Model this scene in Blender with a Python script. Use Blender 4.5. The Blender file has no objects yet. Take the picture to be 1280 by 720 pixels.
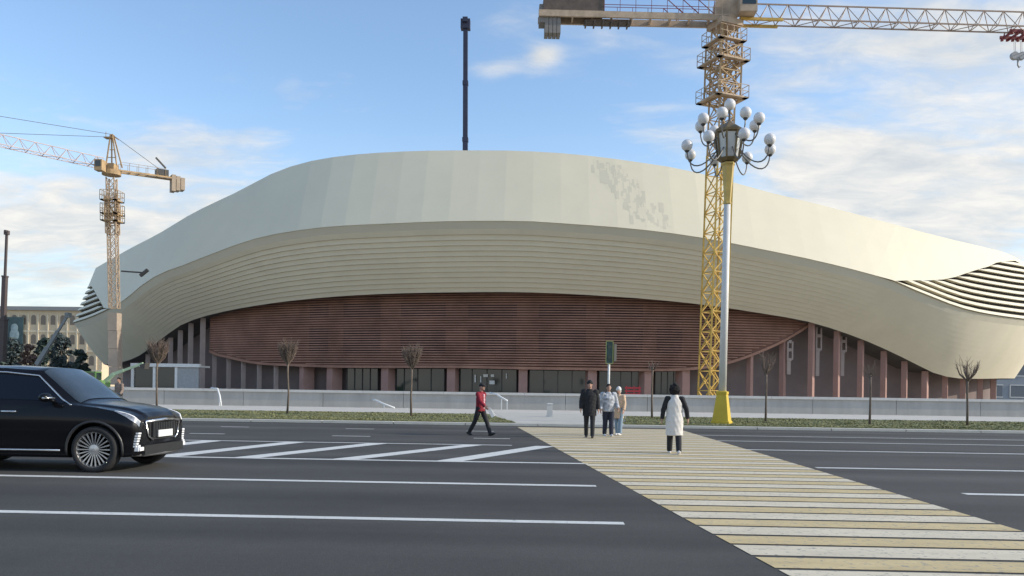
import bpy, bmesh, math, random
from mathutils import Vector, Matrix
random.seed(7)
R = math.radians
S = bpy.context.scene
COL = S.collection

# ------------------------------------------------------------------ camera
F = 1000.0                 # focal length in photo pixels (photo 1280 x 720)
CX0, CY0 = 640.0, 490.0    # horizon centre in the photo
H = 1.4                    # eye height
ROLL, K = .0138, .033
cam_d = bpy.data.cameras.new('camera'); cam = bpy.data.objects.new('camera', cam_d); COL.objects.link(cam)
cam_d.sensor_width = 36; cam_d.lens = 36 * F / 1280; cam_d.shift_y = (CY0 - 360) / 1280
cam_d.clip_end = 6000; cam_d.clip_start = .1
cam.matrix_world = Matrix.Translation((0, 0, H)) @ Matrix.Rotation(math.atan(K), 4, 'Z') @ Matrix.Rotation(R(90), 4, 'X') @ Matrix.Rotation(ROLL, 4, 'Z')
S.camera = cam
# ------------------------------------------------------------------ sun, sky, exposure
SUN_AZ, SUN_EL = -5.0, 26.0         # degrees from +X towards +Y
sun_d = bpy.data.lights.new('sun', 'SUN'); sun_d.energy = 3.9; sun_d.angle = R(.6); sun_d.color = (1, .91, .76)
sun = bpy.data.objects.new('sun', sun_d); COL.objects.link(sun)
sv = Vector((math.cos(R(SUN_EL)) * math.cos(R(SUN_AZ)), math.cos(R(SUN_EL)) * math.sin(R(SUN_AZ)), math.sin(R(SUN_EL))))
sun.rotation_euler = sv.to_track_quat('Z', 'Y').to_euler(); sun.location = sv * 300
S.view_settings.view_transform = 'Standard'; S.view_settings.look = 'None'
S.view_settings.exposure = 0.0; S.view_settings.gamma = 1.0; S.view_settings.use_curve_mapping = False

_n = math.sqrt(1 + K * K)
RT = Vector((1 / _n, K / _n, 0)); FW = Vector((-K / _n, 1 / _n, 0)); UP = Vector((0, 0, 1))
def uw(px, py):
    c, s = math.cos(ROLL), math.sin(ROLL); du = px - CX0; dv = CY0 - py
    return (du * c - dv * s) / F, (du * s + dv * c) / F
def P(px, py, Y):                       # world point seen at a photo pixel, Y metres ahead
    u, w = uw(px, py); return RT * (u * Y) + FW * Y + UP * (H + w * Y)
def G(px, py, z=0.0):                   # point on the plane at height z
    u, w = uw(px, py); return P(px, py, (z - H) / w)
def W(X, Y, z=0.0): return RT * X + FW * Y + UP * z

world = bpy.data.worlds.new('World'); S.world = world; world.use_nodes = True
nt = world.node_tree; nt.nodes.clear(); N = nt.nodes.new; LK = nt.links.new
def mth(op, a, b=None, clamp=False):
    n = N('ShaderNodeMath'); n.operation = op; n.use_clamp = clamp
    for i, x in enumerate((a, b)):
        if x is None: continue
        if isinstance(x, (int, float)): n.inputs[i].default_value = x
        else: LK(x, n.inputs[i])
    return n.outputs[0]
sky = N('ShaderNodeTexSky'); sky.sky_type = 'NISHITA'; sky.sun_disc = False
sky.sun_elevation = R(SUN_EL); sky.sun_rotation = R(90 - SUN_AZ); sky.air_density = 1.0; sky.dust_density = .6; sky.ozone_density = 1.5
tc = N('ShaderNodeTexCoord'); sep = N('ShaderNodeSeparateXYZ'); LK(tc.outputs['Generated'], sep.inputs[0])
zc = mth('MAXIMUM', sep.outputs[2], 0.0)
zd = mth('ADD', zc, .16)
cmb = N('ShaderNodeCombineXYZ'); LK(mth('DIVIDE', sep.outputs[0], zd), cmb.inputs[0]); LK(mth('DIVIDE', sep.outputs[1], zd), cmb.inputs[1])
def noise(scale, det, rough, dist=0.0, off=(0, 0, 0), sc=(1, 1, 1)):
    m = N('ShaderNodeMapping'); LK(cmb.outputs[0], m.inputs[0]); m.inputs['Location'].default_value = off; m.inputs['Scale'].default_value = sc
    n = N('ShaderNodeTexNoise'); LK(m.outputs[0], n.inputs['Vector']); n.inputs['Scale'].default_value = scale
    n.inputs['Detail'].default_value = det; n.inputs['Roughness'].default_value = rough; n.inputs['Distortion'].default_value = dist
    return n.outputs[0]
n1 = noise(1.5, 9, .60, .6, (1.3, .4, 0), (1, 1.7, 1)); n2 = noise(6.0, 6, .6, .4, (3, 1, 0), (1, 1.6, 1)); n3 = noise(.9, 5, .55, .3, (7.1, 2.2, 0))
# regions of the sky with more cloud: direction, half-widths, weight
blobs = [((1210, 185), .24, .13, .34), ((1240, 300), .20, .07, .20), ((1035, 215), .07, .05, .30), ((1110, 20), .30, .05, .16),
         ((90, 265), .32, .09, .36), ((20, 330), .25, .05, .16), ((680, 70), .020, .011, .30), ((365, 112), .10, .018, .14),
         ((620, 86), .04, .012, .18), ((700, 22), .10, .02, .08), ((120, 20), .11, .03, .06), ((820, 170), .05, .02, .14), ((210, 180), .12, .03, .10)]
bias = 0.0
for (px, py), rx, rz, wt in blobs:
    u, w = uw(px, py); d = (RT * u + FW + UP * w).normalized()
    sx = mth('DIVIDE', mth('SUBTRACT', sep.outputs[0], d.x), rx); sz = mth('DIVIDE', mth('SUBTRACT', sep.outputs[2], d.z), rz)
    q = mth('ADD', mth('MULTIPLY', sx, sx), mth('MULTIPLY', sz, sz))
    g = mth('MULTIPLY', mth('POWER', 2.718, mth('MULTIPLY', q, -1.0)), wt)
    bias = mth('ADD', bias, g)
dens = mth('ADD', mth('ADD', mth('MULTIPLY', n1, .75), mth('MULTIPLY', n2, .32)), bias)
mr = N('ShaderNodeMapRange'); mr.interpolation_type = 'SMOOTHSTEP'; LK(dens, mr.inputs[0]); mr.inputs[1].default_value = .60; mr.inputs[2].default_value = .98
lowh = N('ShaderNodeMapRange'); lowh.interpolation_type = 'SMOOTHSTEP'; LK(sep.outputs[2], lowh.inputs[0]); lowh.inputs[1].default_value = .34; lowh.inputs[2].default_value = -.02
mask = mth('MAXIMUM', mth('MULTIPLY', mr.outputs[0], .93), mth('MULTIPLY', lowh.outputs[0], .94))
cr = N('ShaderNodeValToRGB'); LK(mth('ADD', mth('MULTIPLY', n3, .45), mth('MULTIPLY', n2, .55)), cr.inputs[0]); cr.color_ramp.elements[0].position = .40; cr.color_ramp.elements[1].position = .60
cr.color_ramp.elements[0].color = (5.1, 5.3, 5.4, 1); cr.color_ramp.elements[1].color = (7.3, 7.0, 6.5, 1)
hs = N('ShaderNodeMix'); hs.data_type = 'RGBA'; hs.blend_type = 'MULTIPLY'; hs.inputs[0].default_value = 1
LK(sky.outputs[0], hs.inputs[6]); hs.inputs[7].default_value = (1.74, 1.82, 1.85, 1)
mix = N('ShaderNodeMix'); mix.data_type = 'RGBA'; LK(mask, mix.inputs[0]); LK(hs.outputs[2], mix.inputs[6]); LK(cr.outputs[0], mix.inputs[7])
bg = N('ShaderNodeBackground'); bg.inputs[1].default_value = .135; LK(mix.outputs[2], bg.inputs[0])
wo = N('ShaderNodeOutputWorld'); LK(bg.outputs[0], wo.inputs[0])

# ------------------------------------------------------------------ materials
MATS = {}
def mat(name, col, rough=.6, metal=0.0, var=.12, scale=4.0, bump=0.0, coat=0.0, spec=.5, stretch=(1, 1, 1), detail=6):
    if name in MATS: return MATS[name]
    m = bpy.data.materials.new(name); m.use_nodes = True; t = m.node_tree; b = t.nodes['Principled BSDF']
    b.inputs['Roughness'].default_value = rough; b.inputs['Metallic'].default_value = metal
    b.inputs['Coat Weight'].default_value = coat; b.inputs['Coat Roughness'].default_value = .03; b.inputs['Specular IOR Level'].default_value = spec
    g = t.nodes.new('ShaderNodeNewGeometry') if False else t.nodes.new('ShaderNodeTexCoord')
    mp = t.nodes.new('ShaderNodeMapping'); t.links.new(g.outputs['Object'], mp.inputs[0]); mp.inputs['Scale'].default_value = stretch
    n = t.nodes.new('ShaderNodeTexNoise'); n.inputs['Scale'].default_value = scale; n.inputs['Detail'].default_value = detail; n.inputs['Roughness'].default_value = .65
    t.links.new(mp.outputs[0], n.inputs['Vector'])
    r = t.nodes.new('ShaderNodeValToRGB'); r.color_ramp.elements[0].position = .28; r.color_ramp.elements[1].position = .72
    lo = [c * (1 - var) for c in col]; hi = [min(1, c * (1 + var)) for c in col]
    r.color_ramp.elements[0].color = (*lo, 1); r.color_ramp.elements[1].color = (*hi, 1)
    t.links.new(n.outputs[0], r.inputs[0]); t.links.new(r.outputs[0], b.inputs['Base Color'])
    if bump:
        bp = t.nodes.new('ShaderNodeBump'); bp.inputs['Strength'].default_value = bump; bp.inputs['Distance'].default_value = .05
        t.links.new(n.outputs[0], bp.inputs['Height']); t.links.new(bp.outputs[0], b.inputs['Normal'])
    MATS[name] = m; return m
def glassmat(name, col, rough=.05):
    return mat(name, col, rough, 0, .05, 2, spec=.8)
asphalt = mat('asphalt', (.064, .061, .056), .85, 0, .22, .22, .0, spec=.3)
# finer grain and wheel-track wear on the asphalt
t = asphalt.node_tree; b = t.nodes['Principled BSDF']
tcx = t.nodes.new('ShaderNodeTexCoord')
gn = t.nodes.new('ShaderNodeTexNoise'); gn.inputs['Scale'].default_value = 90; gn.inputs['Detail'].default_value = 3; t.links.new(tcx.outputs['Object'], gn.inputs['Vector'])
mp2 = t.nodes.new('ShaderNodeMapping'); mp2.inputs['Scale'].default_value = (.02, .55, 1); t.links.new(tcx.outputs['Object'], mp2.inputs[0])
gw = t.nodes.new('ShaderNodeTexNoise'); gw.inputs['Scale'].default_value = 1.0; gw.inputs['Detail'].default_value = 4; t.links.new(mp2.outputs[0], gw.inputs['Vector'])
src = b.inputs['Base Color'].links[0].from_socket
m1 = t.nodes.new('ShaderNodeMix'); m1.data_type = 'RGBA'; m1.blend_type = 'OVERLAY'; m1.inputs[0].default_value = .65
t.links.new(src, m1.inputs[6]); t.links.new(gn.outputs[0], m1.inputs[7])
m2 = t.nodes.new('ShaderNodeMix'); m2.data_type = 'RGBA'; m2.blend_type = 'OVERLAY'; m2.inputs[0].default_value = .75
t.links.new(m1.outputs[2], m2.inputs[6]); t.links.new(gw.outputs[0], m2.inputs[7]); t.links.new(m2.outputs[2], b.inputs['Base Color'])
bp = t.nodes.new('ShaderNodeBump'); bp.inputs['Strength'].default_value = .25; bp.inputs['Distance'].default_value = .01
t.links.new(gn.outputs[0], bp.inputs['Height']); t.links.new(bp.outputs[0], b.inputs['Normal'])
def worn(name, col, var=.18, hole=.34):
    m = mat(name, col, .75, 0, var, 3.0, spec=.3, stretch=(.35, 1, 1)); t = m.node_tree; b = t.nodes['Principled BSDF']
    src = b.inputs['Base Color'].links[0].from_socket
    tc_ = t.nodes.new('ShaderNodeTexCoord'); n = t.nodes.new('ShaderNodeTexNoise'); n.inputs['Scale'].default_value = 14; n.inputs['Detail'].default_value = 8; n.inputs['Roughness'].default_value = .75
    t.links.new(tc_.outputs['Object'], n.inputs['Vector'])
    r = t.nodes.new('ShaderNodeValToRGB'); r.color_ramp.elements[0].position = hole; r.color_ramp.elements[1].position = hole + .1; t.links.new(n.outputs[0], r.inputs[0])
    mx = t.nodes.new('ShaderNodeMix'); mx.data_type = 'RGBA'; t.links.new(r.outputs[0], mx.inputs[0]); mx.inputs[6].default_value = (.24, .235, .22, 1); t.links.new(src, mx.inputs[7])
    t.links.new(mx.outputs[2], b.inputs['Base Color']); return m
paint_w = worn('white_road_paint', (.60, .60, .57), .10, .33)
paint_cw = worn('white_crossing_paint', (.62, .545, .41), .12, .35)
paint_y = worn('yellow_crossing_paint', (.55, .43, .23), .14, .36)
concrete = mat('pale_concrete', (.60, .57, .50), .9, 0, .12, 1.2)
paving = mat('paving', (.50, .47, .42), .9, 0, .14, .8)
dirt = mat('earth', (.36, .33, .27), .95, 0, .25, .08)
wall_c = mat('wall_concrete', (.41, .395, .365), .85, 0, .16, .8, stretch=(1, 1, .25))
coping_c = mat('coping_concrete', (.58, .56, .52), .8, 0, .08, 1.5)
grass_m = mat('grass_blade', (.20, .195, .085), .9, 0, .4, .9)
soil_m = mat('lawn_soil', (.14, .145, .055), .95, 0, .35, 1.5)
cream = mat('cream_cladding', (.74, .675, .51), .62, 0, .03, .25, spec=.25)
cream2 = mat('ribbed_cladding', (.72, .655, .51), .7, 0, .05, .3, spec=.2)
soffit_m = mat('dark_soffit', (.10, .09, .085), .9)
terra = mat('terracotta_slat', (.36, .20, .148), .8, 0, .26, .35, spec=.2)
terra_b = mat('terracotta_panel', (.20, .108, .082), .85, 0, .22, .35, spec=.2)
terra_s = mat('terracotta_spandrel', (.345, .197, .15), .8, 0, .14, .6, spec=.2)
terra_d = mat('dark_red_opening', (.06, .03, .03), .7, 0, .2, .4)
pinkcol = mat('pink_column', (.39, .235, .20), .8, 0, .10, .8)
palecol = mat('pale_fin', (.40, .32, .29), .8, 0, .10, .8)
recess_m = mat('recess_wall', (.20, .155, .145), .9, 0, .15, .3)
dglass = glassmat('dark_glass', (.018, .028, .028))
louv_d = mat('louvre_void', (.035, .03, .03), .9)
yellow_st = mat('crane_yellow', (.60, .38, .08), .6, 0, .25, 1.5)
rust_st = mat('crane_weathered', (.43, .29, .15), .7, 0, .35, 1.2)
tan_st = mat('crane_tan', (.48, .36, .25), .7, 0, .25, 1.2)
dark_st = mat('dark_steel', (.07, .065, .06), .6, .2, .25, 2)
grey_st = mat('grey_steel', (.35, .34, .33), .55, .2, .2, 2)
jibpaint = mat('jib_steel', (.38, .27, .20), .6, 0, .2, 2)
jibw = mat('jib_faded', (.55, .45, .42), .6, 0, .2, 2)
red_st = mat('red_steel', (.22, .03, .03), .6, 0, .2, 2)
cwt = mat('counterweight_concrete', (.24, .22, .20), .85, 0, .15, 2)
navy_st = mat('navy_steel', (.03, .032, .06), .5, 0, .2, .4)
white_p = mat('white_paint', (.72, .72, .70), .5, 0, .06, 3)
gold = mat('gold_paint', (.52, .36, .10), .45, .25, .15, 3)
plinth_y = mat('plinth_yellow', (.60, .42, .035), .6, 0, .10, 2)
globe_m = mat('opal_globe', (.74, .71, .68), .25, 0, .04, 3)
lantern_g = glassmat('lantern_glass', (.55, .55, .52), .2)
black_p = mat('black_paint', (.006, .006, .0075), .22, 0, .1, 3, coat=.12, spec=.22)
bark = mat('bark', (.15, .115, .09), .9, 0, .25, 8)
twig = mat('twig', (.17, .125, .10), .9, 0, .25, 6)
skin = mat('skin', (.42, .24, .17), .55, 0, .08, 8)

# ------------------------------------------------------------------ mesh builder
class MB:
    def __init__(s): s.v = []; s.f = []; s.mi = []; s.cur = 0
    def add(s, vs, fs):
        o = len(s.v); s.v += [Vector(v) for v in vs]; s.f += [tuple(i + o for i in f) for f in fs]; s.mi += [s.cur] * len(fs)
    def box(s, c, d, M=None):
        c = Vector(c); hx, hy, hz = d[0] / 2, d[1] / 2, d[2] / 2
        vs = [Vector((x, y, z)) for z in (-hz, hz) for y in (-hy, hy) for x in (-hx, hx)]
        if M is not None: vs = [M @ v for v in vs]
        s.add([c + v for v in vs], [(0, 2, 3, 1), (4, 5, 7, 6), (0, 1, 5, 4), (2, 6, 7, 3), (0, 4, 6, 2), (1, 3, 7, 5)])
    def bar(s, p, q, r, n=4, r2=None, caps=True):
        p = Vector(p); q = Vector(q); s.tube([p, q], [r, r if r2 is None else r2], n, caps)
    def tube(s, pts, rad, n=8, caps=True):
        pts = [Vector(p) for p in pts]; rows = []
        if not isinstance(rad, (list, tuple)): rad = [rad] * len(pts)
        ref = None
        for i, p in enumerate(pts):
            d = (pts[min(i + 1, len(pts) - 1)] - pts[max(i - 1, 0)]).normalized()
            if ref is None: ref = Vector((0, 0, 1)) if abs(d.z) < .9 else Vector((0, 1, 0))
            a = d.cross(ref).normalized(); b_ = a.cross(d).normalized(); ref = b_
            rr = rad[i]; rx, ry = rr if isinstance(rr, tuple) else (rr, rr)
            ph = math.pi / 4 if n == 4 else 0
            rows.append([p + a * (rx * math.cos(2 * math.pi * k / n + ph)) + b_ * (ry * math.sin(2 * math.pi * k / n + ph)) for k in range(n)])
        s.loft(rows, True, caps)
    def loft(s, rows, closed=False, caps=False):
        n = len(rows[0]); vs = [v for r_ in rows for v in r_]; fs = []
        for i in range(len(rows) - 1):
            for k in range(n if closed else n - 1):
                k2 = (k + 1) % n; fs.append((i * n + k, i * n + k2, (i + 1) * n + k2, (i + 1) * n + k))
        if caps: fs.append(tuple(range(n))[::-1]); fs.append(tuple((len(rows) - 1) * n + k for k in range(n)))
        s.add(vs, fs)
    def lathe(s, prof, c=(0, 0, 0), n=16):
        c = Vector(c); s.loft([[c + Vector((r_ * math.cos(2 * math.pi * k / n), r_ * math.sin(2 * math.pi * k / n), z)) for k in range(n)] for r_, z in prof], True, True)
    def ell(s, c, r_, n=12, m=8):
        c = Vector(c); rows = []
        for i in range(m + 1):
            a = -math.pi / 2 + math.pi * i / m; ca = max(math.cos(a), .01)
            rows.append([c + Vector((r_[0] * ca * math.cos(2 * math.pi * k / n), r_[1] * ca * math.sin(2 * math.pi * k / n), r_[2] * math.sin(a))) for k in range(n)])
        s.loft(rows, True, True)
    def poly(s, pts, z0, z1):               # extruded polygon
        n = len(pts); vs = [(p[0], p[1], z0) for p in pts] + [(p[0], p[1], z1) for p in pts]
        s.add(vs, [tuple(range(n))[::-1], tuple(range(n, 2 * n))] + [(i, (i + 1) % n, n + (i + 1) % n, n + i) for i in range(n)])
    def sheet(s, pts, z): s.add([(p[0], p[1], z) for p in pts], [tuple(range(len(pts)))])
    def mesh(s, name, mats, off=None):
        me = bpy.data.meshes.new(name); o = Vector(off) if off is not None else Vector()
        me.from_pydata([tuple(v - o) for v in s.v], [], s.f)
        for m in (mats if isinstance(mats, (list, tuple)) else [mats]): me.materials.append(m)
        me.polygons.foreach_set('material_index', s.mi)
        return me
    def build(s, name, mats, parent=None, smooth=False, world=False, fix=False):
        off = parent_origin(parent) if (world and parent) else None
        me = s.mesh(name, mats, off)
        if fix:
            bm = bmesh.new(); bm.from_mesh(me); bmesh.ops.recalc_face_normals(bm, faces=bm.faces); bm.to_mesh(me); bm.free()
        if smooth: me.polygons.foreach_set('use_smooth', [True] * len(me.polygons))
        o = bpy.data.objects.new(name, me); COL.objects.link(o)
        if parent: o.parent = parent
        return o
def parent_origin(p):
    o = Vector(p.location)
    while p.parent: p = p.parent; o = o + Vector(p.location)
    return o
def bake(mb, name, mats, mods, parent=None, smooth=True, world=False):
    off = parent_origin(parent) if (world and parent) else None
    me = mb.mesh(name + '_tmp', mats, off)
    bm = bmesh.new(); bm.from_mesh(me); bmesh.ops.recalc_face_normals(bm, faces=bm.faces); bm.to_mesh(me); bm.free()
    o = bpy.data.objects.new(name + '_tmp', me); COL.objects.link(o)
    for ty, kw in mods:
        m = o.modifiers.new(ty, ty)
        for k, v in kw.items(): setattr(m, k, v)
    bpy.context.view_layer.update()
    dg = bpy.context.evaluated_depsgraph_get()
    me2 = bpy.data.meshes.new_from_object(o.evaluated_get(dg)); me2.name = name
    bpy.data.objects.remove(o); bpy.data.meshes.remove(me)
    if smooth: me2.polygons.foreach_set('use_smooth', [True] * len(me2.polygons))
    o2 = bpy.data.objects.new(name, me2); COL.objects.link(o2)
    if parent: o2.parent = parent
    return o2
def tag(o, label, cat, group=None, kind=None):
    o['label'] = label; o['category'] = cat
    if group: o['group'] = group
    if kind: o['kind'] = kind
    return o
def thing(name, label, cat, loc=(0, 0, 0), rz=0.0, group=None):
    o = bpy.data.objects.new(name, None); COL.objects.link(o); o.location = loc; o.rotation_euler = (0, 0, rz); o.empty_display_size = .3
    return tag(o, label, cat, group)
def struct(o, kind='structure'): o['kind'] = kind; return o
def copy_tree(o, parent=None):
    c = o.copy(); COL.objects.link(c); c.parent = parent
    for ch in list(o.children): copy_tree(ch, c)
    return c
def lattice(mb, A, B, side, up, wd, ht, n, rc, rb, tri=False):
    """truss from A to B; square section (wd x ht) or triangular with the apex along up"""
    A = Vector(A); B = Vector(B); side = Vector(side).normalized() * wd / 2; up = Vector(up).normalized() * ht
    if tri: offs = [side, -side, up]
    else: offs = [side - up / 2, -side - up / 2, -side + up / 2, side + up / 2]
    L = B - A; m = len(offs)
    for o in offs: mb.bar(A + o, B + o, rc)
    for i in range(n):
        p = A + L * (i / n); q = A + L * ((i + 1) / n)
        for k in range(m):
            a, b_ = offs[k], offs[(k + 1) % m]
            if tri and {k, (k + 1) % m} != {0, 1}:
                apex, base = (a, b_) if k == 2 else (b_, a)
                mid = (p + q) / 2
                mb.bar(p + base, mid + apex, rb); mb.bar(mid + apex, q + base, rb)
            else:
                mb.bar(p + a, p + b_, rb)
                if i % 2: mb.bar(p + a, q + b_, rb)
                else: mb.bar(p + b_, q + a, rb)
def xlattice(mb, A, B, side, up, wd, n, rc, rb):
    A = Vector(A); B = Vector(B); s_ = Vector(side).normalized() * wd / 2; u_ = Vector(up).normalized() * wd / 2
    offs = [s_ - u_, -s_ - u_, -s_ + u_, s_ + u_]; L = B - A
    for o in offs: mb.bar(A + o, B + o, rc)
    for i in range(n):
        p = A + L * (i / n); q = A + L * ((i + 1) / n)
        for k in range(4):
            a, b_ = offs[k], offs[(k + 1) % 4]
            mb.bar(p + a, p + b_, rb); mb.bar(p + a, q + b_, rb); mb.bar(p + b_, q + a, rb)

# ------------------------------------------------------------------ ground, road, kerb, verge
KY = 33.1                                    # far kerb line
ZS = .10                                     # height of the verge
m = MB(); m.sheet([(-2500, -2500), (2500, -2500), (2500, 2500), (-2500, 2500)], 0); struct(m.build('ground', dirt))
m = MB(); m.sheet([(-300, -14), (300, -14), (300, KY), (-300, KY)], .004); struct(m.build('road', asphalt))
m = MB()
gl = G(637, 527, ZS); gr_ = G(781, 529, ZS)
for i in range(200):
    x0 = -300 + 3 * i
    m.box((x0 + 1.49, KY + .15, ZS / 2), (2.96, .30, ZS))
struct(m.build('kerb', concrete))
m = MB(); m.poly([(-300, KY + .31), (300, KY + .31), (300, 60.5), (-300, 60.5)], .0, ZS); struct(m.build('pavement', paving))
GY0, GY1 = KY + .55, 45.6
lawnL = [(-160, GY0), (G(637, 527, ZS).x + .3, GY0), (G(612, 517, ZS).x, GY1), (-160, GY1)]
lawnR = [(G(779, 530, ZS).x, GY0), (200, GY0), (200, GY1), (G(786, 521, ZS).x, GY1)]
m = MB()
for l in (lawnL, lawnR): m.poly(l, ZS + .001, ZS + .03)
struct(m.build('lawn', soil_m))
rnd = random.Random(3)
m = MB(); vs = []; fs = []
def blade(x, y, h):
    a = rnd.uniform(0, math.pi); wd = rnd.uniform(.03, .07); dx, dy = math.cos(a) * wd, math.sin(a) * wd
    lx, ly = rnd.uniform(-.06, .06), rnd.uniform(-.06, .06); o = len(vs)
    vs.extend([(x - dx, y - dy, ZS + .02), (x + dx, y + dy, ZS + .02), (x + lx, y + ly, ZS + .02 + h)]); fs.append((o, o + 1, o + 2))
for x0, x1, n in ((-33, lawnL[1][0], 26000), (lawnR[0][0], 34, 26000)):
    for i in range(n):
        y = GY0 + (GY1 - GY0) * rnd.random() ** 1.3; x = rnd.uniform(x0, x1)
        if x0 < -20 and x > lawnL[1][0] + (lawnL[2][0] - lawnL[1][0]) * (y - GY0) / (GY1 - GY0): continue
        c = math.sin(x * .7 + 2 * math.sin(y * .4)) + math.sin(x * .23 + y)
        blade(x, y, rnd.uniform(.015, .042) * (1.4 if c > 1.2 else 1))
    for k in range(26):                       # coarser clumps
        cx, cy = rnd.uniform(x0, x1 - 1), rnd.uniform(GY0 + .3, GY1 - .5)
        for j in range(45): blade(cx + rnd.gauss(0, .25), cy + rnd.gauss(0, .18), rnd.uniform(.04, .10))
m.v = [Vector(v) for v in vs]; m.f = fs; m.mi = [0] * len(fs)
struct(m.build('grass', grass_m), 'stuff')
# markings
m = MB()
def line(p, q, w, z=.008):
    p = G(*p); q = G(*q); d = (q - p).normalized(); s_ = Vector((-d.y, d.x, 0)) * w / 2
    m.sheet([p - s_, q - s_, q + s_, p + s_], z)
pL = G(745, 608); m.sheet([(-60, pL.y - .1), (pL.x, pL.y - .1), (pL.x, pL.y + .1), (-60, pL.y + .1)], .008)
pL = G(780, 655); m.sheet([(-60, pL.y - .085), (pL.x, pL.y - .085), (pL.x, pL.y + .085), (-60, pL.y + .085)], .008)
def xline(px, py, px2, w, right=False):
    p = G(px, py); x2 = G(px2, py).x if not isinstance(px2, str) else float(px2)
    a, b_ = min(p.x, x2), max(p.x, x2); m.sheet([(a, p.y - w / 2), (b_, p.y - w / 2), (b_, p.y + w / 2), (a, p.y + w / 2)], .008)
xline(735, 580, '-60', .2); xline(640, 557, '-60', .17)
yb, yt = G(735, 580).y, G(640, 557).y
for (xb, xt) in ((205, 370), (310, 473), (435, 592), (565, 682), (95, 265), (-20, 155)):
    pb = Vector((G(xb, 575 - (640 - xb) * .009).x, yb + .1, 0)); pt = Vector((G(xt, 556.5 - (640 - xt) * .014).x, yt - .08, 0))
    wd = .26; m.sheet([(pb.x - wd, pb.y), (pb.x + wd, pb.y), (pt.x + wd, pt.y), (pt.x - wd, pt.y)], .008)
for a, b_ in (((276, 533.5), 316), ((432, 536), 470), ((583, 539), 618), ((120, 531), 160)): xline(a[0], a[1], b_, .16)
for a, b_ in (((237, 542), 286), ((415, 545), 466), ((592, 548), 638), ((60, 540), 112)): xline(a[0], a[1], b_, .16)
xline(1020, 585, '60', .2); xline(1205, 618, '60', .2); xline(910, 562, '60', .2); xline(885, 551, '60', .17); xline(862, 544, '60', .15)
struct(m.build('road_marking', paint_w))
# zebra crossing
cl0, cl1 = G(985, 720), G(652, 537); cr0, cr1 = G(1265, 661), G(866, 542)
def edge(a, b_, y): t_ = (y - a.y) / (b_.y - a.y); return a.x + (b_.x - a.x) * t_
mw, my = MB(), MB(); y = 2.9; i = 0
while y < 31.6:
    for mm, y0, hgt in ((mw, y, .46), (my, y + .53, .42)):
        a, b_ = y0, y0 + hgt
        mm.sheet([(edge(cl0, cl1, a), a), (edge(cr0, cr1, a), a), (edge(cr0, cr1, b_), b_), (edge(cl0, cl1, b_), b_)], .009)
    y += 1.035
struct(mw.build('crosswalk_white', paint_cw)); struct(my.build('crosswalk_yellow', paint_y))
# paved landing at the end of the crossing
m = MB(); a, b_ = G(640, 529.5, ZS), G(779, 531, ZS); m.poly([(a.x, KY + .32), (b_.x, KY + .32), (lawnR[3][0] - .1, 50), (lawnL[2][0] + .1, 50)], ZS + .001, ZS + .006)
struct(m.build('plaza', mat('landing_paving', (.46, .44, .39), .9, 0, .10, .9)))

# ------------------------------------------------------------------ boundary wall
WY = 59.0
wl = thing('boundary_wall', 'long low grey concrete wall with pale coping in front of the arena', 'wall', (0, WY, ZS))
m = MB(); x = -58.0
while x < 70: m.box((x + 3, .2, .53), (5.97, .4, 1.06)); x += 6
m.build('panel_face', wall_c, wl)
m = MB(); x = -58.0
while x < 70: m.box((x + 1.5, .2, 1.155), (2.985, .62, .19)); x += 3
m.build('coping', coping_c, wl)

# ------------------------------------------------------------------ arena
AC = Vector((3.0, 131.0)); PHI = R(-9)
def plan(a, b_, th):
    x, y = a * math.sin(th), -b_ * math.cos(th); c, s_ = math.cos(PHI), math.sin(PHI)
    return AC.x + x * c - y * s_, AC.y + x * s_ + y * c
def tangents(a, b_):
    best = [(9, 0), (-9, 0)]
    for i in range(-1200, 1201):
        th = i / 1200 * math.pi * .75; X, Y = plan(a, b_, th); u = X / Y
        if u < best[0][0]: best[0] = (u, th)
        if u > best[1][0]: best[1] = (u, th)
    return best[0][1], best[1][1]
def herm(tab, x):                    # smooth interpolation of a table
    if x <= tab[0][0]: return tab[0][1]
    if x >= tab[-1][0]: return tab[-1][1]
    for i in range(len(tab) - 1):
        if tab[i][0] <= x <= tab[i + 1][0]: break
    (x0, y0), (x1, y1) = tab[i], tab[i + 1]; h = x1 - x0; s_ = (y1 - y0) / h
    def sl(j):
        if j <= 0 or j >= len(tab) - 1: return s_
        a = (tab[j][1] - tab[j - 1][1]) / (tab[j][0] - tab[j - 1][0]); b2 = (tab[j + 1][1] - tab[j][1]) / (tab[j + 1][0] - tab[j][0])
        return (a + b2) / 2 if a * b2 > 0 else 0
    m0, m1_ = sl(i), sl(i + 1); t_ = (x - x0) / h
    return y0 * (2 * t_**3 - 3 * t_**2 + 1) + m0 * h * (t_**3 - 2 * t_**2 + t_) + y1 * (3 * t_**2 - 2 * t_**3) + m1_ * h * (t_**3 - t_**2)
E0 = [(104, 344), (160, 312), (200, 291), (240, 267), (300, 238), (340, 217), (370, 206), (400, 199), (440, 193.5), (500, 189.5), (560, 188), (620, 188), (680, 190), (740, 195), (800, 203), (850, 211), (910, 226), (960, 240), (1010, 252), (1060, 265), (1120, 281), (1180, 297), (1230, 309), (1262, 318), (1280, 328)]
E1 = [(88, 405), (110, 398), (131, 389), (155, 375), (175, 358), (200, 342), (225, 333), (250, 323), (320, 298), (395, 285), (495, 279), (560, 276.5), (640, 276), (715, 280), (802, 287), (877, 297), (960, 313), (1035, 329), (1115, 351), (1140, 362), (1160, 370), (1185, 380), (1210, 388), (1240, 394), (1284, 400)]
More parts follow.
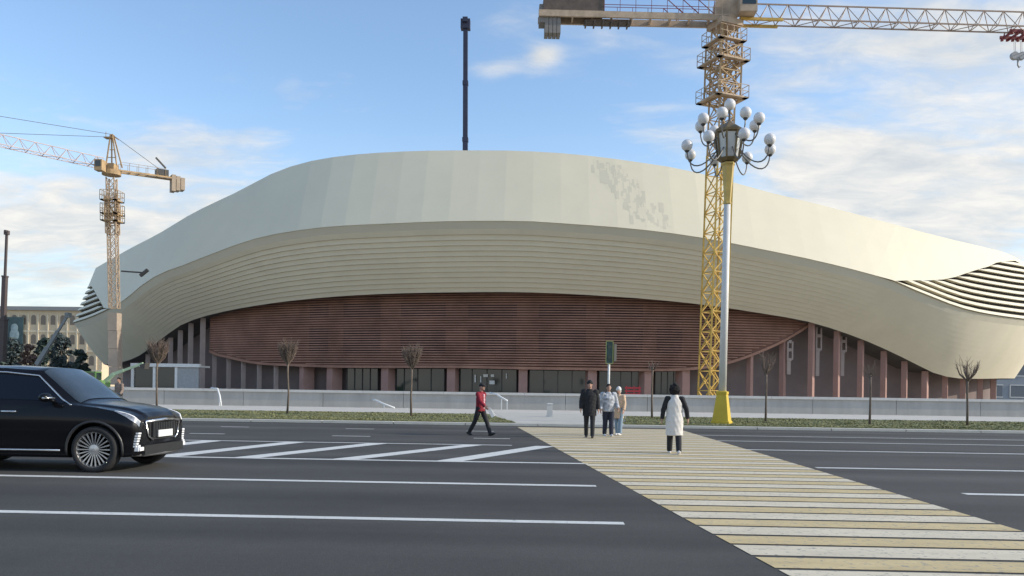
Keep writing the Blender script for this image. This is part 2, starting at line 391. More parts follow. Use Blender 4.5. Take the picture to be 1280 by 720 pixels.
E2 = [(104, 452), (112, 456), (155, 452), (175, 444), (200, 425), (225, 407), (250, 397), (320, 382), (415, 371), (490, 367), (560, 365.5), (620, 365), (680, 366), (740, 369), (800, 373), (880, 381), (960, 393), (1010, 402), (1080, 425), (1135, 450), (1167, 466), (1190, 472), (1220, 473.5), (1252, 473)]
R0 = [(255, 436), (265, 442), (290, 449), (320, 455), (370, 458), (415, 459.5), (480, 460), (560, 460), (640, 461.5), (737, 463), (800, 464), (850, 463.5), (880, 461), (910, 455), (940, 445), (980, 427), (1000, 415), (1016, 405), (1030, 396)]
a1, b1 = 74.4, 48.0
D0, D2 = (2.3, 5.0), (3.6, 6.5)
def px_of(X, Y, z=0.0):               # projection of a world point (x along the road)
    v = Vector((X, Y, z)) - Vector((0, 0, H)); u = v.dot(RT) / v.dot(FW) * F; w = v.dot(UP) / v.dot(FW) * F
    c, s_ = math.cos(ROLL), math.sin(ROLL); return CX0 + u * c + w * s_, CY0 + u * s_ - w * c
def rise(a, b_, th, tab):             # point of a building edge above its plan curve
    X, Y = plan(a, b_, th); p0 = W(X, Y, 0); z = 12.0
    for k in range(4):
        px, _ = px_of(p0.x, p0.y, z); py = herm(tab, px)
        u = (px - CX0) ; c, s_ = math.cos(ROLL), math.sin(ROLL); w = (u * s_ + (CY0 - py) * c) / F; z = H + w * Y
    return Vector((p0.x, p0.y, z)), px, py
NF, NB = 60, 24
def ring(a, b_, tab):
    tl, tr = tangents(a, b_); out = []
    for i in range(NF + 1): out.append(rise(a, b_, tl + (tr - tl) * i / NF, tab)[0])
    zl, zr = out[0].z, out[-1].z
    zt = max(p.z for p in out)
    for i in range(1, NB):
        f_ = i / NB; th = tr + (2 * math.pi + tl - tr) * f_; X, Y = plan(a, b_, th)
        z = zr + (zl - zr) * f_
        if tab is E0: z += (zt - (zl + zr) / 2) * math.sin(math.pi * f_) * .8
        if tab is E1: z += 4 * math.sin(math.pi * f_)
        out.append(W(X, Y, z))
    return out
r0 = ring(a1 - D0[0], b1 - D0[1], E0); r1 = ring(a1, b1, E1); r2 = ring(a1 - D2[0], b1 - D2[1], E2)
tl1, tr1 = tangents(a1, b1)
arena = thing('arena_building', 'large cream clad oval arena with terracotta slatted facade behind the wall', 'arena', tuple(W(AC.x, AC.y, 0)))
LL = [(60, 358), (95, 358), (100, 361), (110, 370), (122, 380), (131, 389)]
LR = [(1110, 349.5), (1115, 351), (1176, 351), (1196, 349), (1214, 345), (1232, 339), (1251, 335), (1266, 329), (1290, 326)]
nR = len(r0); vL = []
for i, (p, q) in enumerate(zip(r1, r0)):
    px, py = px_of(*p); pxq, pyq = px_of(*q); v = 0
    if i <= NF:
        if px < 131: v = (py - herm(LL, px)) / (py - pyq)
        elif px > 1115: v = (py - herm(LR, px)) / (py - pyq)
    else: v = vL[NF] + (vL[0] - vL[NF]) * (i - NF) / NB
    vL.append(max(0, min(.93, v)))
rl = [p.lerp(q, v) for p, q, v in zip(r1, r0, vL)]
m = MB()
m.loft([rl + [rl[0]], [p.lerp(q, .5) for p, q in zip(rl, r0)] + [rl[0].lerp(r0[0], .5)], r0 + [r0[0]]])
ub = m.build('upper_band', cream, arena, world=True)
ctr = W(AC.x, AC.y, 0)
def inset(p, d, dz=0.0):
    n_ = Vector((p.x - ctr.x, p.y - ctr.y, 0)).normalized(); return p - n_ * d + UP * dz
# parapet and roof
m = MB(); rim = [inset(p, .8, .0) for p in r0]; rr2 = [inset(p, .8, -1.2) for p in r0]; mid = [ctr + (p - ctr) * .45 + UP * 0 for p in r0]
for q, p in zip(mid, r0): q.z = p.z - 3.5
m.loft([r0 + [r0[0]], rim + [rim[0]], rr2 + [rr2[0]], mid + [mid[0]], [Vector((ctr.x, ctr.y, 17))] * (nR + 1)])
m.build('roof', mat('roof_sheet', (.45, .44, .42), .7), arena, world=True)
# fascia below the crease
f0 = [inset(p, .12, -.02) for p in r1]; f1 = []
for i, p in enumerate(r1):
    f1.append(inset(p, .55, -.72))
m = MB(); m.loft([f1 + [f1[0]], f0 + [f0[0]], r1 + [r1[0]]]); m.build('fascia', mat('fascia_cladding', (.60, .555, .44), .6, 0, .03, .25, spec=.25), arena, world=True)
# ribbed underside of the shell: overlapping boards whose lips die away towards both ends
NRIB = 12; rows = []
for j in range(NRIB):
    for e, k in ((0, j / NRIB), (1, (j + 1) / NRIB)):
        row = []
        for i, (p, q) in enumerate(zip(f1, r2)):
            base = p.lerp(q, k); f_ = i / NF if i <= NF else 1.0
            amp = .23 * max(0, min(1, (f_ - .16) / .16)) * max(0, min(1, (.74 - f_) / .18))
            bulge = .9 * math.sin(math.pi * k)
            row.append(inset(base, -bulge * .25 + (.0 if e or j == 0 else amp)))
        rows.append(row + [row[0]])
m = MB(); m.loft(rows); rbn = m.build('ribbed_band', cream2, arena, True, world=True); rbn.data.set_sharp_from_angle(angle=R(9))
# soffit
m = MB(); s1 = [inset(p, .0, -.0) for p in r2]; s2 = [inset(p, .5, .35) for p in r2]; s3 = [inset(p, 15, 1.2) for p in r2]
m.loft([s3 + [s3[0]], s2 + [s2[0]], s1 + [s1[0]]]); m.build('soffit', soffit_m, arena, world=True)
# louvres at both tips
def louvres(idx, dv):
    mback = MB()
    vmax = max(vL[i] for i in idx)
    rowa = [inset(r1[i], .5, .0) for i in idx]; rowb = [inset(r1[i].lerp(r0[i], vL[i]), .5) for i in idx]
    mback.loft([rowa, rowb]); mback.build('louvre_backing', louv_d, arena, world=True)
    for j in range(14):
        seg = []
        def fr(i): return (j * dv + .12) / (r0[i] - r1[i]).length
        def gap(i): return vL[i] - .004 - fr(i)
        def cut_at(i, k):                   # where the slat runs out under the edge of the band
            g0, g1 = gap(i), gap(k); f_ = g0 / (g0 - g1); A_, B_ = r1[i].lerp(r1[k], f_), r0[i].lerp(r0[k], f_); v = fr(i) + (fr(k) - fr(i)) * f_
            return A_.lerp(B_, v), A_.lerp(B_, v + .004)
        for n_, i in enumerate(idx):
            hgt = (r0[i] - r1[i]).length; v = fr(i); ok = gap(i) > 0
            if ok:
                if not seg and n_: seg.append(cut_at(idx[n_ - 1], i))
                seg.append((r1[i].lerp(r0[i], v), r1[i].lerp(r0[i], min(vL[i], v + dv * .44 / hgt))))
            elif seg: seg.append(cut_at(idx[n_ - 1], i))
            if (not ok or n_ == len(idx) - 1) and seg:
                if len(seg) > 1:
                    ms = MB()
                    ms.loft([[inset(a, .45) for a, _ in seg], [inset(a, -.08) for a, _ in seg], [inset(b, -.03) for _, b in seg], [inset(b, .45) for _, b in seg]])
                    ms.build('louvre_slat', cream, arena, world=True)
                seg = []
iR = [i for i in range(NF + 1) if vL[i] > 0 and i > NF / 2]; iR = [iR[0] - 1] + iR + [NF + 1, NF + 2, NF + 3]
iL = [i for i in range(NF + 1) if vL[i] > 0 and i < NF / 2]; iL = [nR - 3, nR - 2, nR - 1] + iL + [iL[-1] + 1]
louvres(iR, .86); louvres(iL, 1.0)
# terracotta screen
aS, bS = a1 - D2[0] - 2.0, b1 - D2[1] - 2.0
def hit(px, a, b_):                    # angle on a plan curve whose base stands at this photo column
    tl, tr = tangents(a, b_); lo, hi = tl, tr
    for _ in range(40):
        md = (lo + hi) / 2; X, Y = plan(a, b_, md); p = W(X, Y, 5)
        if px_of(p.x, p.y, 5)[0] < px: lo = md
        else: hi = md
    return (lo + hi) / 2
def z_at(th_px, tab, Y): u, w = uw(th_px, herm(tab, th_px)); return H + w * Y
ths = hit(262, aS, bS); the = hit(1022, aS, bS); NS = 90; cols = []
for i in range(NS + 1):
    th = ths + (the - ths) * i / NS; X, Y = plan(aS, bS, th); p = W(X, Y, 0); px = px_of(p.x, p.y, 5)[0]
    X2, Y2 = plan(a1 - D2[0], b1 - D2[1], th); p2 = W(X2, Y2, 0); px2 = px_of(p2.x, p2.y, 8)[0]
    cols.append((p, z_at(px, R0, Y), z_at(px2, E2, Y2) + 1.3, px))
m = MB()
lo = [Vector((p.x, p.y, min(zb, zt - .05))) for p, zb, zt, _ in cols]; hi = [Vector((p.x, p.y, zt)) for p, zb, zt, _ in cols]
bk = [.22 * max(.08, min(1, (c[3] - 285) / 60, (1000 - c[3]) / 120)) for c in cols]
m.loft([[inset(p, .9, .03) for p in lo], [inset(p, d, .03) for p, d in zip(lo, bk)], [inset(p, d) for p, d in zip(hi, bk)], [inset(p, .9) for p in hi]])
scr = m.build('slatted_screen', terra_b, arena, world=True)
m = MB(); j = 0
dz = .29
zb0 = min(c[1] for c in cols)
m.loft([[inset(p, .25, .0) for p in lo], [inset(p, -.08, .0) for p in lo], [inset(p, -.08, .30) for p in lo], [inset(p, .25, .30) for p in lo]])
z = zb0 + .5
while z < 16:
    seg = []
    for n_, (p, zb, zt, px) in enumerate(cols + [(None, 0, 0, 0)]):
        ok = p is not None and zb + .30 < z < zt - .15
        if ok: seg.append(p)
        elif seg:
            if len(seg) > 1:
                a = [Vector((p_.x, p_.y, z)) for p_ in seg]; b_ = [Vector((p_.x, p_.y, z + dz * .46)) for p_ in seg]
                m.loft([[inset(q, .18) for q in a], [inset(q, -.06) for q in a], [inset(q, -.02) for q in b_], [inset(q, .18) for q in b_]])
            seg = []
    z += dz
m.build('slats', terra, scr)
scr.children[0].location = (0, 0, 0)
for v in scr.children[0].data.vertices: v.co -= Vector(arena.location)
# dark openings between the columns on two floors, behind the slats
colpx = [265.5, 283.5, 302, 322, 343, 377, 412, 481, 564, 654, 741, 811, 858, 941, 981, 1017]
cen = [(411, 441), (379, 397)]
bayx = [330, 377, 412, 481, 564, 654, 741, 811, 858]
def wallpt(px, z, d=.0, a=aS, b_=bS):
    th = hit(px, a, b_); X, Y = plan(a, b_, th); p = W(X, Y, z); return inset(p, d)
for x0, x1 in zip(bayx[1:-1], bayx[2:]):
    w_ = x1 - x0
    for (y0, y1) in cen:
        q0, q1 = x0 + w_ * .22, x1 - w_ * .10
        zz = [H + (uw(q0, y)[1]) * wallpt(q0, 0).dot(FW) for y in (y1, y0)]
        m = MB(); c_ = []
        for z in zz: c_.append([wallpt(q0 + (q1 - q0) * t_ / 4, z, .19) for t_ in range(5)])
        c2 = [[wallpt(q0 + (q1 - q0) * t_ / 4, z, .215) for t_ in range(5)] for z in zz]
        m.loft([c2[0], c_[0], c_[1], c2[1]]); m.build('window', terra_d, scr)
        w0 = scr.children[-1]
        for v in w0.data.vertices: v.co -= Vector(arena.location)
for x0, x1 in zip(bayx[1:-1], bayx[2:]):
    w_ = x1 - x0
    for (y0, y1) in ((397.5, 410.5), (442, 459)):
        q0, q1 = x0 + w_ * .10, x1 - w_ * .10
        zz = [H + (uw(q0, y)[1]) * wallpt(q0, 0).dot(FW) for y in (y1, y0)]
        g_ = [[wallpt(q0 + (q1 - q0) * t_ / 4, z, d) for t_ in range(5)] for z, d in ((zz[0], .1), (zz[0], -.10), (zz[1], -.10), (zz[1], .1))]
        m = MB(); m.loft(g_); m.build('spandrel_panel', terra_s, scr)
        for v in scr.children[-1].data.vertices: v.co -= Vector(arena.location)
for px in bayx[1:] + [905, 950]:        # vertical joints of the screen
    th = hit(px, aS, bS); i_ = min(range(len(cols)), key=lambda k: abs(cols[k][3] - px)); zb, zt = cols[i_][1] + .3, cols[i_][2]
    p = wallpt(px, 0, -.05); n_ = Vector((p.x - ctr.x, p.y - ctr.y, 0)).normalized()
    m = MB(); m.box(p + UP * (zb + zt) / 2, (.14, .16, zt - zb), Matrix.Rotation(math.atan2(n_.y, n_.x), 3, 'Z')); m.build('joint_strip', terra_b, scr)
    for v in scr.children[-1].data.vertices: v.co -= Vector(arena.location)
# columns
def column(px, a, b_, ztop, wd, dp, mt, parent=arena):
    th = hit(px, a, b_); X, Y = plan(a, b_, th); p = W(X, Y, 0)
    n_ = Vector((p.x - ctr.x, p.y - ctr.y, 0)).normalized(); ang = math.atan2(n_.y, n_.x)
    M = Matrix.Rotation(ang, 3, 'Z'); m = MB(); m.box(p - n_ * dp / 2 + UP * ztop / 2, (dp, wd, ztop), M)
    return m.build('column', mt, arena, world=True)
for px in colpx[:13]:
    Y = wallpt(px, 0, .3).dot(FW); zt = z_at(px, R0, Y) + .12
    wd = .28 if px < 360 else (.85 if px < 400 else 1.0)
    column(px, aS - .35, bS - .35, zt, wd, .5 if px < 360 else 1.6, pinkcol if px > 350 else palecol)
aC, bC = a1 - D2[0] - 1.0, b1 - D2[1] - 1.0
for px in (940, 981, 1017, 1049, 1079, 1108, 1134, 1160, 1185, 1207, 1229, 1245, 250, 235, 222, 210, 195, 182):
    aa, bb = (aS - .35, bS - .35) if px in (940, 981) else (aC, bC)
    th = hit(px, aa, bb); X, Y = plan(aa, bb, th)
    X2, Y2 = plan(a1 - D2[0], b1 - D2[1], th); p2 = W(X2, Y2, 0); px2 = px_of(p2.x, p2.y, 6)[0]
    zt = z_at(px, R0, Y) + .2 if px in (940, 981) else z_at(px2, E2, Y2) + .35
    column(px, aa, bb, zt, 1.15 if px in (1160,) else (.45 if px > 900 else .36), .6, pinkcol if px > 900 else palecol)
# recess wall behind the columns and the glazed ground floor
aW, bW = a1 - D2[0] - 1.9, b1 - D2[1] - 4.6
tl, tr = tangents(aW, bW); m = MB(); ra, rb_ = [], []
for i in range(81):
    th = tl - .25 + (tr - tl + .5) * i / 80; X, Y = plan(aW, bW, th); X2, Y2 = plan(a1 - D2[0], b1 - D2[1], th); p2 = W(X2, Y2, 0)
    zt = z_at(max(112, min(1250, px_of(p2.x, p2.y, 6)[0])), E2, Y2) + 1.6
    ra.append(W(X, Y, 0)); rb_.append(W(X, Y, zt))
m.loft([ra, rb_, [inset(p, 3) for p in rb_]]); m.build('wall', recess_m, arena, world=True)
gx = [412, 481, 564, 654, 741, 811, 858]
for x0, x1 in zip(gx[:-1], gx[1:]):
    m = MB(); q0, q1 = x0 + 8, x1 - 8
    if x0 == 412: q0 = x0 + 22
    for z0, z1 in ((.15, 4.6),):
        a_ = [wallpt(q0 + (q1 - q0) * t_ / 4, z0, 0, aW + .9, bW + .9) for t_ in range(5)]; b_ = [wallpt(q0 + (q1 - q0) * t_ / 4, z1, 0, aW + .9, bW + .9) for t_ in range(5)]
        m.loft([[inset(p, .1) for p in a_], a_, b_, [inset(p, .1) for p in b_]])
    gw = m.build('glazing', dglass, arena, world=True)
    m = MB()
    for t_ in (0, .25, .5, .75, 1):
        p = wallpt(q0 + (q1 - q0) * t_, 0, -.06, aW + .9, bW + .9); m.box(p + UP * 2.35, (.09, .09, 4.5))
    fr = m.build('frame', dark_st, gw)
    for v in fr.data.vertices: v.co -= Vector(arena.location)
    if x0 == 564:                     # paper notices on the panes
        for (sx, sy, sw, sh) in ((607, 469.5, .55, .32), (615.5, 469.5, .40, .3), (615, 478, .62, .42), (594, 473, .16, .9), (601, 474, .12, .7), (633, 470, .12, .6)):
            Yd = wallpt(sx, 0, 0, aW + 1.0, bW + 1.0).dot(FW); m = MB(); m.box(P(sx, sy, Yd - .12), (sw, .02, sh)); nt_ = m.build('notice', white_p, gw)
            for v in nt_.data.vertices: v.co -= Vector(arena.location)
# pale unfinished cladding pieces beside three fins on the right
for px, ys in ((987.5, (427, 450, 468)), (1023.5, (405, 438, 470)), (1054.5, (416, 440, 470))):
    m = MB(); Yd = wallpt(px, 0, 0, aC - 1.2, bC - 1.2).dot(FW); k = Yd / F
    p = P(px, ys[0], Yd); q = P(px, ys[1], Yd); hgt = (p - q).z
    cxw = 7.5 * k
    m.box((p.x - cxw * .38, p.y, (p.z + q.z) / 2), (cxw * .24, .3, hgt)); m.box((p.x + cxw * .38, p.y, (p.z + q.z) / 2), (cxw * .24, .3, hgt))
    for f_ in (0, .45, .98): m.box((p.x, p.y + .01, p.z - hgt * f_), (cxw * .5, .28, .35))
    s_ = P(px, ys[2], Yd); m.box((p.x - cxw * .15, p.y + .05, (q.z + s_.z) / 2), (cxw * .6, .26, (q - s_).z))
    m.build('cladding_piece', palecol, arena, world=True)
# glass entrance box on the left
def entrance():
    Yd = 91.0; a = P(166, 458, Yd); b_ = P(250, 459, Yd); z1 = a.z; m = MB()
    for f_ in (0, .33, .66): 
        m.box((a.x + (b_.x - a.x) * f_ , a.y, z1 / 2), (.28, .25, z1))
    m.box(((a.x + b_.x) / 2, a.y, z1 + .18), (b_.x - a.x + .3, .5, .38)); m.box(((a.x + b_.x) / 2, a.y + 1.5, z1 + .1), (b_.x - a.x, 3, .2))
    f = m.build('entrance_frame', white_p, arena, world=True)
    m = MB(); m.box((a.x + (b_.x - a.x) * .83, a.y + .05, z1 / 2), ((b_.x - a.x) * .33, .2, z1)); m.build('entrance_panel', mat('panel_grey', (.34, .35, .36), .6), arena, world=True)
    m = MB(); m.box((a.x + (b_.x - a.x) * .33, a.y + .12, z1 / 2), ((b_.x - a.x) * .66, .06, z1 - .1)); m.build('entrance_glass', dglass, arena, world=True)
entrance()
# small floodlight under the right tip
m = MB(); q = P(1217, 404, 96.5); m.box(q, (1.0, .5, .55)); m.box(q + Vector((0, .5, .1)), (.15, .8, .15)); m.build('floodlight', dark_st, arena, world=True)
# flat tiles in two tones, scattered in a diagonal patch on the upper band
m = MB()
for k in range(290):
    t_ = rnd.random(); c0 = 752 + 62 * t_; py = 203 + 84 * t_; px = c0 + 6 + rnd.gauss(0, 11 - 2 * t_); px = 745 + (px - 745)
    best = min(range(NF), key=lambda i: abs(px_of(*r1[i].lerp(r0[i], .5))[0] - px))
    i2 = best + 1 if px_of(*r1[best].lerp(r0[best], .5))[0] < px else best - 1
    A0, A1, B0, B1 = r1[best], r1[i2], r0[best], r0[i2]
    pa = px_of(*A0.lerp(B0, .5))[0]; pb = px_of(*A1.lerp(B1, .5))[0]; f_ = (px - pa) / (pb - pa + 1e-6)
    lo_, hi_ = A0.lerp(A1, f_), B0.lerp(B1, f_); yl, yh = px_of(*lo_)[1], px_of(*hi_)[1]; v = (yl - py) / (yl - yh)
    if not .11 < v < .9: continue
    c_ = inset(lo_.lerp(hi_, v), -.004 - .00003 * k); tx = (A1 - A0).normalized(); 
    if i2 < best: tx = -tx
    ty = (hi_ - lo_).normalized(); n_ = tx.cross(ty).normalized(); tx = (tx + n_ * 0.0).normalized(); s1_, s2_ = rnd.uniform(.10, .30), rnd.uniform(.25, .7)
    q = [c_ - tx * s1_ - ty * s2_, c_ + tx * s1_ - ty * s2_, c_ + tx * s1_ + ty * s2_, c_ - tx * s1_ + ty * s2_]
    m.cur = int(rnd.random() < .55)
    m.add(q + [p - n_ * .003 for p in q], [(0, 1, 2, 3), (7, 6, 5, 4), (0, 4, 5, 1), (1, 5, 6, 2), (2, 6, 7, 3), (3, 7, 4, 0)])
m.build('mottle_tile', [cream, mat('greyer_cladding', (.635, .585, .455), .6, 0, .05, .8, spec=.3)], arena, world=True)

# ------------------------------------------------------------------ tower cranes
def platform_ring(m, c, half, wid, dz=1.0):
    for sx, sy in ((1, 0), (-1, 0), (0, 1), (0, -1)):
        px_, py_ = -sy, sx; o = Vector((sx, sy, 0)) * (half + wid / 2); t_ = Vector((px_, py_, 0))
        L = half * 2 + wid * 2
        m.box(c + o, (wid if sx else L, wid if sy else L, .12))
        oo = Vector((sx, sy, 0)) * (half + wid)
        for h_ in (.55, 1.1): m.bar(c + oo - t_ * L / 2 + UP * h_, c + oo + t_ * L / 2 + UP * h_, .03)
        for k in range(5): m.bar(c + oo + t_ * (L * (k / 4 - .5)), c + oo + t_ * (L * (k / 4 - .5)) + UP * 1.1, .03)
def local_crane(name, label, base, rz, ztop, mw):
    t_ = thing(name, label, 'tower crane', base, rz, 'tower cranes at the arena'); return t_
c1b = W((888.5 - 640) / F * 72, 72, 0)
ZT = H + .466 * 72
c1 = thing('tower_crane', 'tall yellow tower crane with long right jib rising behind the ornate street lamp', 'tower crane', tuple(c1b), group='tower cranes at the arena')
rotm = Matrix.Rotation(R(24), 3, 'Z'); SX = rotm @ Vector((1, 0, 0)); SY = rotm @ Vector((0, 1, 0))
LEAN = Vector((.80, 0, ZT))          # the mast stands a little out of plumb in the photo
def at1(z): return Vector((LEAN.x * z / ZT, 0, z))
m = MB(); xlattice(m, at1(0), at1(23), SX, SY, 1.65, 13, .10, .055); 
m.build('mast', yellow_st, c1)
m = MB(); xlattice(m, at1(23), at1(ZT - .6), SX, SY, 1.6, 7, .10, .055); m.build('upper_mast', rust_st, c1)
m = MB(); m.box((0, 0, .3), (4.2, 4.2, .6)); m.build('base_block', concrete, c1)
m = MB(); xlattice(m, at1(ZT - 7.2), at1(ZT - 2.2), SX, SY, 2.25, 4, .10, .06)
m.build('climbing_frame', rust_st, c1)
def ringrot(zc, half, wid):
    m = MB(); platform_ring(m, Vector((0, 0, 0)), half, wid); m.v = [rotm @ v + at1(zc) for v in m.v]; m.build('platform', tan_st, c1)
for zc, half in ((ZT - 2.0, .9), (ZT - 3.8, 1.15), (ZT - 7.1, 1.15)): ringrot(zc, half, .5)
JD = Vector((.9985, .055, 0)).normalized(); JS = Vector((-JD.y, JD.x, 0)); JT = at1(ZT)
m = MB(); m.box(JT + UP * -.35, (2.3, 2.3, .5), rotm); m.lathe([(1.1, 0), (1.1, .35)], JT - UP * .1, 18); m.box(JT + UP * .9, (1.9, 1.5, 1.5)); m.build('slewing_unit', tan_st, c1)
m = MB(); cb = JT + JD * 1.6 - JS * 1.3 + UP * 1.0; m.box(cb, (1.5, 1.2, 1.7)); cab1 = m.build('cab', tan_st, c1)
m = MB(); m.box(cb - JS * .61 + UP * .2, (1.2, .03, .9)); m.box(cb + JD * .76 + UP * .2, (.03, 1.0, 1.0)); m.build('cab_window', dglass, cab1)
m = MB(); cg = JT - JD * .9 - JS * 1.25
for dx in (-.9, -.3, .3, .9): m.bar(cg + JD * dx, cg + JD * dx + UP * 1.9, .04)
for h_ in (.05, .7, 1.3, 1.9): m.bar(cg - JD * .9 + UP * h_, cg + JD * .9 + UP * h_, .035)
m.build('ladder_cage', tan_st, c1)
m = MB(); lattice(m, JT + JD * 1.2 + UP * .1, JT + JD * 46 + UP * -.15, JS, UP, 1.35, 1.6, 25, .075, .04, True)
jib1 = m.build('jib', jibpaint, c1)
m = MB(); m.bar(JT + JD * 1.2 - JS * .68 + UP * .02, JT + JD * 5 - JS * .68, .16); m.bar(JT + JD * 1.2 + JS * .68 + UP * .02, JT + JD * 5 + JS * .68, .16); m.build('jib_root', yellow_st, jib1)
m = MB()
for s_ in (-.75, .75): m.box(JT - JD * 8.5 + JS * s_ + UP * .05, (16.6, .22, .55), Matrix.Rotation(math.atan2(JD.y, JD.x), 3, 'Z'))
for k in range(9): m.box(JT - JD * (1.5 + k * 1.75) + UP * .05, (.15, 1.5, .3))
m.build('counter_jib', tan_st, c1)
m = MB()
for s_ in (-.85, .85):
    for h_ in (.9, 1.5): m.bar(JT - JD * 1.2 + JS * s_ + UP * h_, JT - JD * 11 + JS * s_ + UP * h_, .03)
    for k in range(8):
        m.bar(JT - JD * (1.2 + k * 1.4) + JS * s_ + UP * .3, JT - JD * (1.2 + k * 1.4) + JS * s_ + UP * 1.5, .03)
        if k < 3: m.bar(JT - JD * (1.2 + k * 1.4) + JS * s_ + UP * .3, JT - JD * (2.6 + k * 1.4) + JS * s_ + UP * 1.5, .04)
m.build('railing', red_st, c1)
rzj = Matrix.Rotation(math.atan2(JD.y, JD.x), 3, 'Z')
m = MB(); m.box(JT - JD * 13.7 + UP * .85, (5.4, 1.6, 1.1), rzj); m.box(JT - JD * 10.6 + UP * -.35, (4.2, .9, .25), rzj)
for k in range(6): m.box(JT - JD * (8.8 + .75 * k) - JS * .1 + UP * -.55, (.12, 1.1, .3), rzj)
m.build('winch_deck', mat('winch_brown', (.12, .09, .07), .7, 0, .3, 2), c1)
m = MB()
for k in range(4): m.box(JT - JD * (15.0 + .36 * k) + UP * -.75, (.32, 1.3, 1.75), rzj)
m.box(JT - JD * 16.5 + UP * .1, (.5, 1.3, 1.6), rzj)
m.build('counterweight', cwt, c1)
TR = JT + JD * ((1265 - 640) / F * 73.3 - c1b.x + RT.x * 0 - .0)
TR = Vector((W((1266 - 640) / F * 73.5, 73.5, 0) - c1b).to_tuple()); TR.z = ZT - .12
m = MB()
for s_ in (-.72, .72):
    m.box(TR + JS * s_ + UP * .05, (2.4, .14, .28), rzj)
    for k in range(5): m.lathe([(.14, -.06), (.14, .06)], TR + JS * s_ + JD * (k * .5 - 1.0) - UP * .2, 8)
for k in range(4): m.box(TR + JD * (k * .7 - 1.05) - UP * .1, (.14, 1.5, .2), rzj)
m.bar(TR - JD * 1.4 - UP * .5, TR - JD * 1.2 + UP * .2, .06)
tro = m.build('trolley', red_st, c1)
HB = TR + JD * .05; HB.z = H + (uw(1269, 70)[1]) * 73.5
m = MB()
for dx in (-.3, .3):
    for s_ in (-.1, .1): m.bar(TR + JD * dx + JS * s_ - UP * .1, HB + JD * dx + JS * s_ + UP * .3, .014)
m.build('hoist_rope', dark_st, c1)
m = MB()
for dx in (-.33, .33): m.tube([HB + JD * dx - JS * .16, HB + JD * dx + JS * .16], .36, 14)
m.box(HB - UP * .1, (.7, .22, .5), rzj); m.tube([HB - UP * .3, HB - UP * .85, HB - UP * 1.05 + JD * .12, HB - UP * .95 + JD * .25], [.09, .08, .07, .04], 8)
m.build('hook_block', grey_st, c1)

c2b = W(-.4945 * 90, 90, 0)
Z2 = H + .264 * 90
c2 = thing('tower_crane', 'distant tan tower crane with pointed top standing left of the arena', 'tower crane', tuple(c2b), group='tower cranes at the arena')
L2 = Vector((-.9, 0, Z2))
def at2(z): return Vector((L2.x * z / Z2, 0, z))
m = MB(); xlattice(m, at2(10.2), at2(Z2 - .3), (1, .12, 0), (-.12, 1, 0), .86, 14, .07, .04); m.build('mast', tan_st, c2)
m = MB()
for k in range(4): m.box(at2(2.6 + k * 2.02), (1.05, 1.05, 1.99))
m.build('mast_cladding', mat('cladding_beige', (.40, .32, .25), .8, 0, .12, 1.0), c2)
m = MB(); m.box((0, 0, .7), (2.6, 2.6, 1.4)); m.build('base_block', concrete, c2)
m = MB(); xlattice(m, at2(Z2 - 6.6), at2(Z2 - 2.4), (1, .12, 0), (-.12, 1, 0), 1.1, 4, .075, .045); m.build('climbing_frame', tan_st, c2)
for zc in (Z2 - 2.9, Z2 - 4.4, Z2 - 5.2):
    m = MB(); platform_ring(m, at2(zc), .55, .36); m.build('platform', rust_st, c2)
J2 = Vector((-.70, -.714, .035)).normalized(); J2s = Vector((-J2.y, J2.x, 0)).normalized(); T2 = at2(Z2)
m = MB(); m.lathe([(1.0, 0), (1.0, .5)], T2, 16); m.box(T2 + UP * .8, (1.0, 1.0, .9)); m.build('slewing_unit', rust_st, c2)
m = MB(); lattice(m, T2 + J2 * .8 + UP * .6, T2 + J2 * 46 + UP * .6, J2s, UP, 1.2, 1.15, 30, .06, .035, True); m.build('jib', jibw, c2)
AP = T2 + UP * 4.6
m = MB()
for sx in (-.6, .6):
    for sy in (-.6, .6): m.bar(T2 + Vector((sx + .3, sy, 1)), AP + Vector((sx * .18, sy * .2, 0)), .085)
for k in range(3):
    f_ = .25 + .25 * k; 
    m.bar(T2 + Vector((-.6 * (1 - f_) + .2, -.5 * (1 - f_), 1 + 3.6 * f_)), T2 + Vector((.7 * (1 - f_) + .2, -.5 * (1 - f_), 1 + 3.6 * f_)), .05)
m.box(AP - UP * .4 - Vector((.3, 0, 0)), (1.0, .7, .12)); m.bar(AP - Vector((.7, 0, .4)), AP + Vector((-.7, 0, .3)), .04); m.bar(AP - Vector((.2, 0, 0)), AP + Vector((.8, 0, -.6)), .08)
m.build('tower_head', rust_st, c2)
m = MB(); m.bar(AP, T2 + J2 * 31 + UP * 1.7, .03); m.bar(AP - UP * .3, T2 + J2 * 11.5 + UP * 1.7, .03)
C2 = Vector((.80, .60, .03)).normalized()
m.bar(AP, T2 + C2 * 5.8 + UP * .9, .03); m.build('pendant_cable', dark_st, c2)
c2r = Matrix.Rotation(math.atan2(C2.y, C2.x), 3, 'Z')
m = MB(); 
for s_ in (-.5, .5): m.bar(T2 + C2 * .6 + Vector((-C2.y, C2.x, 0)) * s_ + UP * .55, T2 + C2 * 7.2 + Vector((-C2.y, C2.x, 0)) * s_ + UP * .45, .13)
for k in range(7): m.box(T2 + C2 * (1 + k * .95) + UP * .6, (.1, 1.0, .1), c2r)
for s_ in (-.55, .55):
    m.bar(T2 + C2 * .8 + Vector((-C2.y, C2.x, 0)) * s_ + UP * 1.5, T2 + C2 * 5.6 + Vector((-C2.y, C2.x, 0)) * s_ + UP * 1.4, .025)
    for k in range(6): m.bar(T2 + C2 * (.8 + k * .96) + Vector((-C2.y, C2.x, 0)) * s_ + UP * .5, T2 + C2 * (.8 + k * .96) + Vector((-C2.y, C2.x, 0)) * s_ + UP * 1.5, .025)
